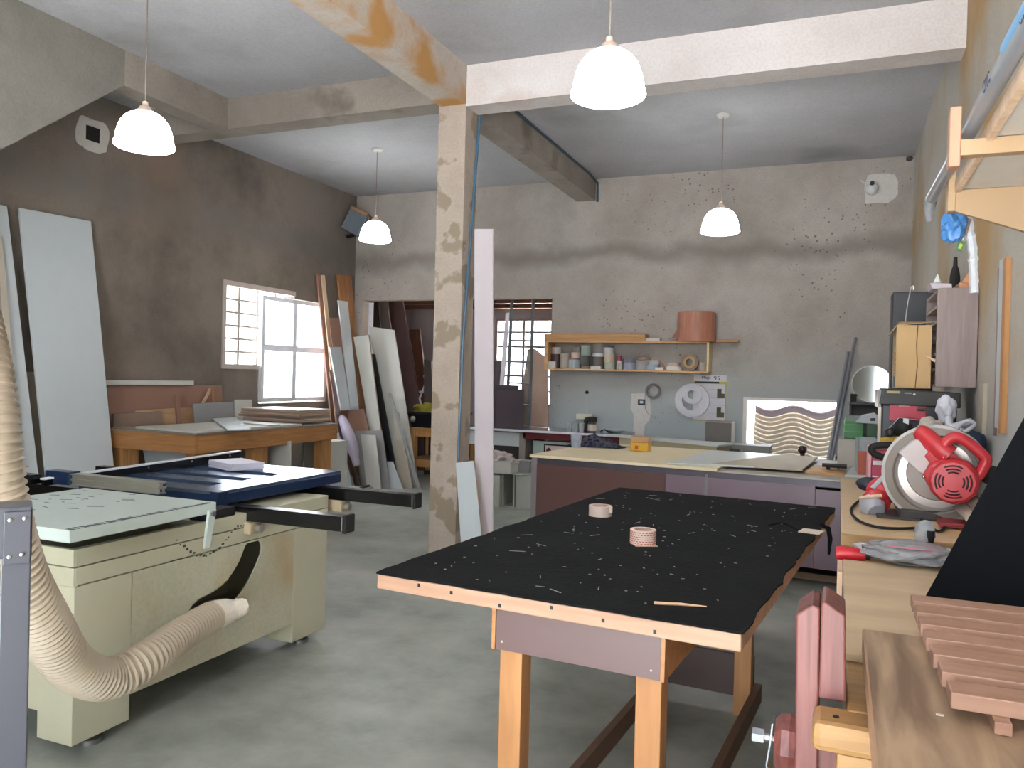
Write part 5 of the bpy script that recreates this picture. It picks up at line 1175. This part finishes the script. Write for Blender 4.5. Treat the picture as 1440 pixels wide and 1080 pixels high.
# red and grey hand saw on the bench
rs_ = T('circular_saw', 'red and grey hand power saw lying left of the mitre saw guard', 'saw', (.13, 4.0, .92))
O('rear_handle', lump(nb(), (0.144, 4.1, 1.037), (.055, .05, .035), 4, .15, 3), mat('handle_navy', '#2b2c37', .5), rs_, True)
O('red_body', lump(nb(), (0.197, 4.05, 1.017), (.065, .06, .07), 7, .2, 3), m_sred, rs_, True)
O('grey_strut', slab(nb(), [(0.144, 4, 1.035), (0.221, 4, 1.122), (0.233, 4, 1.11), (0.165, 4, 1.027)], .03, .003), mat('tool_grey', '#a5a5ad', .4), rs_)
O('nose_cap', tube(nb(), [(0.153, 3.98, 0.977), (0.159, 3.95, 0.942), (0.17, 3.93, 0.93)], [.055, .055, .04], n=16), mat('tool_grey', '#a5a5ad', .4), rs_, True)
O('nose_red', tube(nb(), [(0.171, 3.99, 0.99), (0.174, 3.96, 0.962)], [.06, .057], n=16), m_sred, rs_, True)
O('wood_pin', tube(nb(), [(0.095, 3.9, 0.995), (0.19, 3.9, 1.013)], [.006, .009], n=8), m_pale, rs_)
O('sole_plate', B(.17, .34, 3.84, 4.1, .921, .93), mat('base_dark', '#3b3534', .5), rs_)
# magenta tool box with black handle
tb2 = T('tool_carton', 'magenta tool carton with white stripes and a black carry handle', 'box', (.2, 4.5, .92))
ca = (0.171, 4.6, 0.981); cb2 = (0.292, 4.6, 1.143)
O('carton_body', B(ca[0], ca[0] + .22, 4.6, 4.85, .921, cb2[2] + .02, b=.004), mat('carton_magenta', '#a93650', .45), tb2)
O('carton_edge', B(ca[0] - .018, ca[0] - .001, 4.6, 4.85, .921, cb2[2] + .03, b=.003), mat('carton_pinkedge', '#c98f95', .5), tb2)
for z in (.995, 1.02, 1.085): O('white_stripe', B(ca[0] + .005, ca[0] + .13, 4.597, 4.6, z, z + (.022 if z > 1.05 else .007)), mat('stripe_white', '#d9cfd4', .6), tb2)
O('carry_handle', tube(nb(), smooth_path([(0.292, 4.58, 1.115), (0.201, 4.58, 1.135), (0.169, 4.58, 1.159), (0.176, 4.58, 1.182), (0.233, 4.58, 1.193), (0.333, 4.58, 1.198)], 5), .018, n=10), m_rub, tb2, True)
# thickness planer
pln = T('thickness_planer', 'black bench planer with a red front panel under the cardboard box', 'planer', (.4, 4.95, .92))
m_pk = mat('planer_black', '#24252b', .4)
O('planer_body', B(.225, .60, 4.93, 5.35, .921, 1.40, b=.01), m_pk, pln)
O('planer_cap', prism(nb(), [(.21, 4.90, 1.40), (.615, 4.90, 1.39), (.615, 4.92, 1.475), (.23, 4.92, 1.49)], (0, .45, 0), b=.008), mat('planer_cap', '#2d2c2a', .4), pln)
O('red_panel', B(0.265, 0.449, 4.915, 4.93, 1.310, 1.401, b=.003), mat('panel_pinkred', '#b02c44', .45), pln)
O('gold_label', B(0.248, 0.316, 4.897, 4.9, 1.462, 1.476), mat('label_gold', '#9a8a5c', .5), pln)
O('panel_label', B(0.312, 0.369, 4.9125, 4.915, 1.389, 1.399), mat('label_rose', '#c0766c', .5), pln)
O('indicator', lump(nb(), (0.387, 4.9, 1.46), (.007, .004, .006), 1, 0, 2), m_wtop, pln)
O('control_marks', B(0.338, 0.373, 4.897, 4.9, 1.461, 1.469), mat('mark_grey', '#7b7b78', .5), pln)
O('side_plate', B(.205, .222, 4.93, 5.3, 1.38, 1.48), mat('plate_grey2', '#77797c', .4), pln)
O('crank_bracket', tube(nb(), [(0.403, 4.9, 1.38), (0.445, 4.9, 1.378)], .010, n=8), mat('bracket_olive', '#4b4436', .5), pln)
# cardboard box on it
cbx = T('cardboard_box', 'tall tan cardboard box with open flaps on top of the planer', 'box', (.38, 5.15, 1.49))
xl, xr_ = 0.298, 0.479
zt_ = 1.853
m_cb = mat('cardboard', '#bb9a6b', .7, var=.05)
O('box_body', B(xl, xr_, 5.05, 5.33, 1.492, zt_, b=.003), m_cb, cbx)
O('printed_side', slab(nb(), [(xl - .001, 5.05, 1.492), (xl - .001, 5.05, zt_), (xl - .001, 5.33, zt_), (xl - .001, 5.33, 1.492)], .002), mat('cardboard_side', '#b09468', .7), cbx)
O('top_flap', slab(nb(), [(xl, 5.05, zt_), (xr_ + .02, 5.05, zt_ + .02), (xr_, 5.2, zt_ + .03), (xl + .02, 5.2, zt_ + .03)], .003, toward=(0, 0, 9)), m_cb, cbx)
O('top_flap', slab(nb(), [(xl, 5.05, zt_), (xl - .035, 5.06, zt_ - .05), (xl - .035, 5.30, zt_ - .05), (xl, 5.32, zt_)], .003, toward=(-3, 0, 9)), m_cb, cbx)
O('seam_cut', tube(nb(), [(0.406, 5.047, 1.853), (0.402, 5.047, 1.74), (0.409, 5.047, 1.619), (0.401, 5.047, 1.497)], .0022, n=6), mat('seam_dark', '#6b4f2e', .7), cbx)
text('side_lettering', 'MMM', .075, (xl - .0035, 5.06, 1.70), (0, 0, -1), (0, -1, 0), mat('ink_dark', '#2f3f46', .6), cbx)
O('blue_print', B(xl - .004, xl - .002, 5.055, 5.20, 1.50, 1.56), mat('ink_blue', '#3f6377', .6), cbx)
one('black_cabinet', 'tall black speaker cabinet behind the cardboard box', 'speaker', box(box(nb(), .335, .60, 6.2, 6.45, .812, 2.165, b=.006), .362, .60, 6.19, 6.2, 1.7, 2.15), mat('cabinet_black', '#222328', .45))
one('wire_hook', 'thin bent wire in front of the black speaker cabinet', 'wire', tube(nb(), smooth_path([(0.351, 5.2, 1.868), (0.363, 5.2, 1.997), (0.376, 5.2, 2.076), (0.386, 5.2, 2.093), (0.391, 5.2, 2.068)], 5), .004, n=6), m_steel)
# wall cabinet with pigeonholes
wc = T('pigeonhole_cabinet', 'grey-brown open pigeonhole cabinet hanging on the right wall', 'cabinet', (.6, 5.2, 1.5))
m_wc = wood('greybrown_laminate', '#7d6c68', '#8b7a75', 'Z', .45)
O('side_panel', B(.492, .69, 4.955, 4.975, 1.505, 2.05, b=.002), m_wc, wc)
O('side_panel', B(.492, .69, 5.55, 5.57, 1.505, 2.05), m_wc, wc); O('back_panel', B(.68, .69, 4.975, 5.55, 1.505, 2.05), m_wc, wc)
for k in range(7): O('shelf_board', B(.492, .68, 4.975, 5.55, 1.505 + k*.0875, 1.52 + k*.0875), mat('shelf_lip', '#a4948c', .5), wc)
one('wood_wedge', 'thin tan wedge sticking out of the pigeonhole cabinet', 'wood', slab(nb(), [(0.425, 5, 1.686), (0.496, 5, 1.659), (0.504, 5, 1.635)], .012), m_pale)
# on top of the cabinet
one('tray', 'pale lilac tray on the left edge of the pigeonhole cabinet top', 'tray', prism(nb(), [(0.456, 4.99, 2.083), (0.561, 4.99, 2.077), (0.565, 4.99, 2.049), (0.467, 4.99, 2.051)], (0, .2, 0)), mat('tray_lilac', '#b8aeb4', .5))
one('wood_block', 'orange wooden block lying on the pigeonhole cabinet', 'wood', B(.60, .69, 5.0, 5.25, 2.052, 2.085, b=.003), mat('block_orange', '#b5805a', .6))
one('wood_block', 'small orange triangle offcut standing on the cabinet top', 'wood', prism(nb(), [(0.611, 4.98, 2.082), (0.637, 4.98, 2.133), (0.656, 4.98, 2.081)], (0, .03, 0)), mat('block_orange', '#b5805a', .6))
one('dark_bottle', 'narrow black bottle standing on the pigeonhole cabinet', 'bottle', lathe(nb(), [(.028, 0), (.028, .10), (.022, .14), (.012, .17), (.010, .22)], n=16, M=Matrix.Translation((.615, 5.32, 2.051))), m_rub, smooth=True)
one('paper_cone', 'small white paper cone on the lilac tray', 'paper', lathe(nb(), [(.022, 0), (.002, .05)], n=10, M=Matrix.Translation((0.497, 5.05, 2.089))), m_wtop)
# things between: green boxes, mirror shelf, trays
dk = T('dark_wall_shelf', 'dark shelf box in the back right corner under the round mirror', 'shelf', (.3, 9.45, 1.0))
m_dk = mat('dark_shelf', '#3f3b3e', .5)
O('shelf_top', B(.11, .69, 9.25, 9.61, 1.295, 1.32, b=.002), m_dk, dk); O('back_panel', B(.11, .69, 9.59, 9.61, .85, 1.295), mat('dark_shelf_back', '#5a5455', .6), dk)
O('side_panel', B(.11, .13, 9.27, 9.59, .85, 1.295), m_dk, dk); O('side_panel', B(.67, .69, 9.27, 9.59, .85, 1.295), m_dk, dk); O('lower_shelf', B(.13, .67, 9.27, 9.59, .85, .87), m_dk, dk)
O('leg', B(.13, .17, 9.5, 9.58, 0, .85), m_dk, dk); O('leg', B(.62, .66, 9.5, 9.58, 0, .85), m_dk, dk)
mi = T('round_mirror', 'round frameless mirror standing on the dark corner shelf', 'mirror', (.33, 9.3, 1.32))
mcx, mcy, mcz = (0.327, 9.35, 1.521)
O('mirror_glass', lathe(nb(), [(.195, 0), (.195, .008)], n=48, M=Matrix.Translation((mcx, 9.35, 1.321 + .2)) @ Matrix.Rotation(R(-7), 4, 'Z') @ Matrix.Rotation(R(86), 4, 'X')), mat('mirror_glass', '#a9b0b0', .06, metal=1, var=0), mi, True)
O('mirror_rim', ring(nb(), .204, .194, .014, Matrix.Translation((mcx, 9.352, 1.321 + .2)) @ Matrix.Rotation(R(-7), 4, 'Z') @ Matrix.Rotation(R(86), 4, 'X'), 48), mat('rim_pale', '#c6c4bd', .4), mi, True)
one('black_case', 'small black case on the dark corner shelf left of the mirror', 'case', B(.12, .18, 9.3, 9.4, 1.321, 1.41, b=.004), m_rub)
m_gn = mat('crate_green', '#2e7a35', .4)
gx = 0.052, 0.205
one('carton', 'white carton with a tan base under the bright green box', 'box', B(0.004, 0.166, 7.35, 7.7, .807, 1.038, b=.004), mat('carton_w3', '#b3aca3', .6))
gt = T('green_box', 'bright green box with a clear lid on the white carton', 'box', (.13, 7.55, 1.0))
gz0 = 1.038 + .002
O('box_body', B(gx[0], gx[1], 7.45, 7.68, gz0, 1.192, b=.006), m_gn, gt)
for z in (.33, .66): O('rib', B(gx[0] - .003, gx[1] + .003, 7.446, 7.45, gz0 + .18*z, gz0 + .18*z + .008), mat('rib_lightgreen', '#58a05c', .4), gt)
O('lid', B(gx[0] + .01, gx[1] - .01, 7.46, 7.66, 1.192, 1.235), mat('lid_greygreen', '#64786a', .4), gt)
one('green_box', 'darker green box right of the bright green box', 'box', B(0.227, 0.357, 7.3, 7.5, .955, 1.172 + .01, b=.004), mat('crate_dkgreen', '#33583b', .5))
one('carton', 'pale carton under the darker green box', 'box', B(0.224, 0.359, 7.28, 7.55, .807, .953, b=.004), mat('carton_w4', '#8a7c6c', .6))
wtb = T('test_meter', 'white angular device with a small black display on the darker green box', 'device', (.25, 7.4, 1.15))
dz = 1.172 + .012
O('device_body', prism(nb(), [(0.138, 7.3, 1.189), (0.191, 7.3, 1.251), (0.283, 7.3, 1.273), (0.349, 7.3, 1.223), (0.329, 7.3, 1.18)], (0, .15, 0), b=.004), mat('device_white', '#bdc0c6', .5), wtb)
O('display', slab(nb(), [(0.252, 7.295, 1.23), (0.29, 7.295, 1.232), (0.29, 7.295, 1.208), (0.252, 7.295, 1.207)], .004), m_dark, wtb)
wt2 = T('white_tray', 'white plastic tray box in front of the green boxes', 'tray', (.2, 6.9, .82))
O('tray_body', B(0.145, 0.290, 6.9, 7.15, .807, 1.079, b=.004), mat('tray_white', '#aeb4b8', .5), wt2)
O('tray_flap', B(0.135, 0.156, 6.86, 6.9, .807, 1.090, b=.003), mat('tray_grey', '#8d969a', .4), wt2)
one('orange_block', 'orange plastic block on the island before the white tray', 'block', B(0.152, 0.211, 6.6, 6.72, .807, 0.994, b=.004), mat('plastic_orange', '#b4553b', .5))
ct_ = T('chrome_tools', 'tray of jumbled chrome fittings at the foot of the aluminium bars', 'fittings', (0.07, 8.1, 0.81))
for k in range(7):
    q = Vector((0.068, 7.807, 0.835)) + Vector((random.uniform(-.07, .07), random.uniform(-.03, .05), random.uniform(-.02, .02)))
    d = Vector((random.uniform(-1, 1), random.uniform(-.5, .5), random.uniform(-.2, .3))).normalized()*.035
    O('fitting', tube(nb(), [q - d, q + d], random.uniform(.010, .017), n=10), m_chrome if k % 3 else m_steel, ct_, True)
O('fitting_tray', B(ct_.location.x - .09, ct_.location.x + .09, ct_.location.y - .05, ct_.location.y + .07, .807, .815), m_steel, ct_)
yg = T('yellow_grinder', 'yellow and grey grinder on the bench before the planer', 'grinder', (.25, 4.8, .92))
O('grinder_body', prism(nb(), [(0.217, 4.86, 1.212), (0.327, 4.86, 1.229), (0.353, 4.86, 1.203), (0.307, 4.86, 1.181), (0.222, 4.86, 1.172)], (0, .05, 0), b=.004), mat('grinder_yellow', '#b99a20', .5), yg)
O('grinder_box', B(.215, .40, 4.87, 4.92, .921, 1.175, b=.004), mat('grinder_base', '#9a968c', .6), yg)
O('grinder_coil', lump(nb(), (0.337, 4.86, 1.269), (.042, .04, .05), 9, .2, 3), m_rub, yg, True)
O('tripod_rod', tube(nb(), [(0.251, 4.84, 1.25), (0.309, 4.84, 1.327), (0.407, 4.84, 1.32)], .006, n=8), m_chrome, yg)
O('rod_joint', lump(nb(), (0.269, 4.84, 1.247), (.03, .025, .025), 3, .3, 2), m_dark, yg, True)
O('white_tag', slab(nb(), [(0.33, 4.83, 1.329), (0.358, 4.83, 1.326), (0.358, 4.83, 1.295), (0.33, 4.83, 1.305)], .003), m_wtop, yg)
pbg = T('shopping_bag', 'white plastic bag with looped handles over a navy case right of the planer', 'bag', (.55, 4.5, .92))
m_bag = mat('bag_white', '#c3c3cc', .5, var=.1, scale=20)
O('bag_top', lump(nb(), (0.512, 4.6, 1.385), (.045, .04, .075), 4, .3, 4, 2), m_bag, pbg, True)
O('bag_fold', tube(nb(), smooth_path([(0.517, 4.55, 1.347), (0.522, 4.5, 1.307), (0.566, 4.48, 1.321), (0.604, 4.45, 1.338)], 5), .018, n=8), m_bag, pbg, True)
O('bag_handle', tube(nb(), smooth_path([(0.452, 4.5, 1.311), (0.498, 4.48, 1.303), (0.541, 4.45, 1.31), (0.577, 4.42, 1.293), (0.613, 4.42, 1.329), (0.576, 4.42, 1.341), (0.522, 4.42, 1.29), (0.48, 4.42, 1.253)], 5), .010, n=8), m_bag, pbg, True)
O('bag_body', lump(nb(), (0.436, 4.55, 1.286), (.06, .05, .06), 6, .3, 4, 2), mat('bag_cream', '#b5aaa0', .6), pbg, True)
one('navy_case', 'navy blue case on the bench under the white plastic bag', 'case', B(.43, .675, 4.45, 4.75, .921, 1.285, b=.03), mat('case_navy', '#273450', .5))
# wall things right
one('wall_batten', 'orange wooden batten fixed upright on the right wall', 'batten', B(.672, .695, 4.10, 4.165, 1.30, 2.09, b=.002), wood('batten_orange', '#a4713f', '#b5824e', 'Z'))
one('wall_batten', 'white batten beside the orange one on the right wall', 'batten', B(.678, .695, 4.20, 4.30, 1.32, 2.10, b=.002), m_wbd)
one('wall_batten', 'narrow mauve strip left of the white wall batten', 'batten', B(.682, .695, 4.335, 4.36, 1.28, 2.07, b=.001), m_mauve)
one('wall_batten', 'cream strip low on the right wall under the pigeonhole cabinet', 'batten', B(.676, .695, 4.62, 4.76, 1.0, 1.53, b=.002), mat('cream_strip', '#b9ae9a', .5))
# shelf with rolls
hs2 = T('wall_rack', 'white overhead shelf on wooden brackets on the right wall', 'shelf', (.5, 2.2, 2.0))
m_brk = mat('bracket_pine', '#9d8160', .55, var=.05)
m_wsh = mat('shelf_white', '#c2bcb4', .5)
O('shelf_board', B(.318, .695, .9, 2.66, 2.085, 2.103), m_wsh, hs2)
O('shelf_lip', B(.300, .318, .9, 2.66, 2.075, 2.11, b=.002), m_pale, hs2)
tz = (0.247, 2.12, 2.068)
O('bracket_arm', prism(nb(), [(tz[0], 2.12, 2.045), (.695, 2.12, 2.045), (.695, 2.12, 2.083), (tz[0], 2.12, 2.083)], (0, .035, 0), b=.002), m_brk, hs2)
O('end_stop', B(tz[0] - .022, tz[0] + .002, 2.115, 2.16, 2.02, 2.16, b=.003), mat('stop_peach', '#a97d64', .55), hs2)
gs = (0.303, 2.66, 2.021)
O('bracket_gusset', prism(nb(), [(gs[0], 2.66, 2.083), (.695, 2.66, 2.083), (.695, 2.66, 1.90), (.66, 2.66, 1.885), (gs[0], 2.66, gs[2])], (0, .02, 0), b=.001), m_brk, hs2)
O('end_stop', B(gs[0] - .02, gs[0], 2.655, 2.70, gs[2], gs[2] + .125, b=.002), m_brk, hs2)
O('wall_cleat', B(.66, .695, 2.5, 2.66, 1.86, 2.083, b=.002), m_brk, hs2)
rl = T('wrapped_roll', 'long plastic-wrapped roll with printed marks lying at the shelf front', 'roll', (.28, 2, 2.12))
r0, r1 = Vector((.297, .7, 2.131)), Vector((.268, 2.96, 2.128))
O('roll_tube', tube(nb(), [r0, r1], .019, n=20), mat('wrap_grey', '#82858b', .3), rl, True)
O('wrap_end', tube(nb(), [r1, r1 + Vector((0, .06, -.012)), r1 + Vector((.004, .12, -.05))], [.020, .019, .010], n=14), clear('wrap_clear', '#b9bcc2', .35, .2), rl, True)
O('blue_tape', tube(nb(), [r0 + Vector((-.008, 0, .006)), r0.lerp(r1, .45) + Vector((-.008, 0, .006))], .0155, n=14), mat('wrap_blue', '#5d93bf', .35), rl, True)
for y in (1.20, 1.52, 1.86, 2.35):
    q = r0.lerp(r1, (y - .7)/2.28)
    text('printed_marks', 'CYYC', .032, (q.x - .0185, y + .06, q.z - .012), (0, -1, 0), (-.1, 0, .9), mat('ink_navy', '#2c2c44', .5), rl)
# bags hanging under the shelf end
one('blue_bag', 'crumpled blue plastic bag hanging below the far shelf bracket', 'bag', lump(nb(), (0.31, 2.75, 1.993), (.032, .03, .048), 3, .45, 4, 2.2), mat('bag_blue', '#3c6ea5', .4, var=.25, scale=30), smooth=True)
hb = T('hanging_bag', 'clear plastic bag with a dark label hanging beside the blue bag', 'bag', (.37, 2.8, 1.9))
O('bag_film', tube(nb(), smooth_path([(0.353, 2.78, 2.027), (0.358, 2.78, 1.981), (0.367, 2.78, 1.927), (0.371, 2.78, 1.861), (0.375, 2.78, 1.792)], 6), [.013 + .006*noise.noise(Vector((k*.7, 3, 1))) for k in range(25)], n=7), clear('hang_plastic', '#d4d8dc', .45, .2), hb, True)
O('brown_label', slab(nb(), [(0.341, 2.76, 2.022), (0.358, 2.76, 2.012), (0.348, 2.76, 1.967), (0.333, 2.76, 1.975)], .004), mat('label_brown', '#5f5149', .6), hb)
gl = T('green_packet', 'small dark green packet hanging under the blue bag', 'packet', (0.333, 2.77, 1.935))
O('packet', slab(nb(), [(0.329, 2.77, 1.955), (0.348, 2.77, 1.945), (0.338, 2.77, 1.917), (0.318, 2.77, 1.925)], .006), mat('packet_green', '#2f5a26', .5), gl)
O('packet_mark', slab(nb(), [(0.331, 2.768, 1.944), (0.339, 2.768, 1.939), (0.333, 2.768, 1.926), (0.326, 2.768, 1.928)], .003), mat('packet_yellow', '#a5a23a', .5), gl)
O('packet_string', tube(nb(), [(0.339, 2.775, 1.951), (0.349, 2.78, 2.019)], .0015, n=5), m_wst, gl)

# ================================================================== pendant lamps
m_shade = emit('lamp_glow', '#ffffff', 7.0)
m_cap = mat('lamp_cap', '#c9b3a2', .4)
m_cord = mat('lamp_cord', '#8b7d74', .6)
def pendant(label, x, y, z, ceil=True):
    t = T('pendant_lamp', label, 'lamp', (x, y, z), 0, 'white dome pendant lamps')
    L2 = lambda n, b, m, s=True: O(n, b, m, t, s, local=True)
    r = .175
    pr = [(r, 0), (r + .006, .008), (r + .004, .02), (r*.985, .035), (r*.955, .07), (r*.90, .11), (r*.81, .15), (r*.66, .185), (r*.48, .208), (r*.32, .218)]
    inner = [(max(a - .006, .01), b_ - .004) for a, b_ in reversed(pr)]
    L2('lamp_shade', lathe(nb(), pr + inner, n=40, cap=False), m_shade)
    L2('cap', lathe(nb(), [(.062, .212), (.058, .225), (.04, .24), (.035, .252), (.018, .262), (.016, .285), (.005, .29)], n=24), m_cap)
    L2('cord', tube(nb(), [(0, 0, .28), (0, 0, HC - z)], .004, n=8), m_cord)
    L2('ceiling_rose', lathe(nb(), [(.03, HC - z - .03), (.055, HC - z - .022), (.065, HC - z - .008), (.065, HC - z - .001)], n=24), mat('rose_white', '#c4c3bf', .5))
    return t
pendant('glowing pendant lamp farthest left, hanging near the corner speaker', -4.85, 7.648, 2.985)
pendant('glowing pendant lamp hanging before the white wall patch on the right', -1.07, 7.64, 2.905)
pendant('largest glowing pendant lamp, hanging over the black felt table', -1.062, 3.7, 2.856)
pendant('glowing pendant lamp beside the stair wall above the panel saw', -4.092, 3.75, 2.890)

# ================================================================== light and camera
wd = bpy.data.worlds.new('sky'); SC.world = wd; wd.use_nodes = True
bg = wd.node_tree.nodes['Background']
bg.inputs[0].default_value = (.88, .945, 1.0, 1); bg.inputs[1].default_value = 3.0
def portal(name, loc, rot, sx, sy):
    l = bpy.data.lights.new(name, 'AREA'); l.shape = 'RECTANGLE'; l.size = sx; l.size_y = sy
    l.cycles.is_portal = True
    o = bpy.data.objects.new(name, l); COL.objects.link(o); o.location = loc; o.rotation_euler = rot
sl = bpy.data.lights.new('sun', 'SUN'); sl.energy = 54; sl.angle = R(1.5); sl.color = (1, .99, .98)
so = bpy.data.objects.new('sun', sl); COL.objects.link(so)
so.rotation_euler = Vector((-.12, .48, -.86)).to_track_quat('-Z', 'Y').to_euler()
portal('daylight_entrance', (-.75, -2.5, 1.87), (R(90), 0, 0), 2.7, 3.75)
portal('daylight_left_window', (XL - .1, 7.99, 1.8), (0, R(-90), 0), 1.4, 2.0)
portal('daylight_rear_window', (-5.0, 12.66, 1.75), (R(-90), 0, 0), 1.08, 1.5)
portal('daylight_low_opening', (-.52, YB + .1, 1.0), (R(-90), 0, 0), 1.0, .68)

cd = bpy.data.cameras.new('camera'); cam = bpy.data.objects.new('camera', cd); COL.objects.link(cam)
cd.sensor_width = 36; cd.lens = 1116.8 / 1440 * 36; cd.clip_start = .02
yaw, pit, rol = R(22.366), R(-.518), R(1.457)
fwd = Vector((-math.sin(yaw)*math.cos(pit), math.cos(yaw)*math.cos(pit), math.sin(pit)))
rt = Vector((math.cos(yaw), math.sin(yaw), 0)); up = rt.cross(fwd)
r2 = rt*math.cos(rol) + up*math.sin(rol); u2 = -rt*math.sin(rol) + up*math.cos(rol)
Mc = Matrix((r2, u2, -fwd)).transposed().to_4x4(); Mc.translation = (0, 0, 1.5)
cam.matrix_world = Mc
SC.camera = cam
vs = SC.view_settings
vs.view_transform = 'Standard'; vs.look = 'None'; vs.gamma = 1; vs.use_curve_mapping = False
vs.exposure = 1.65
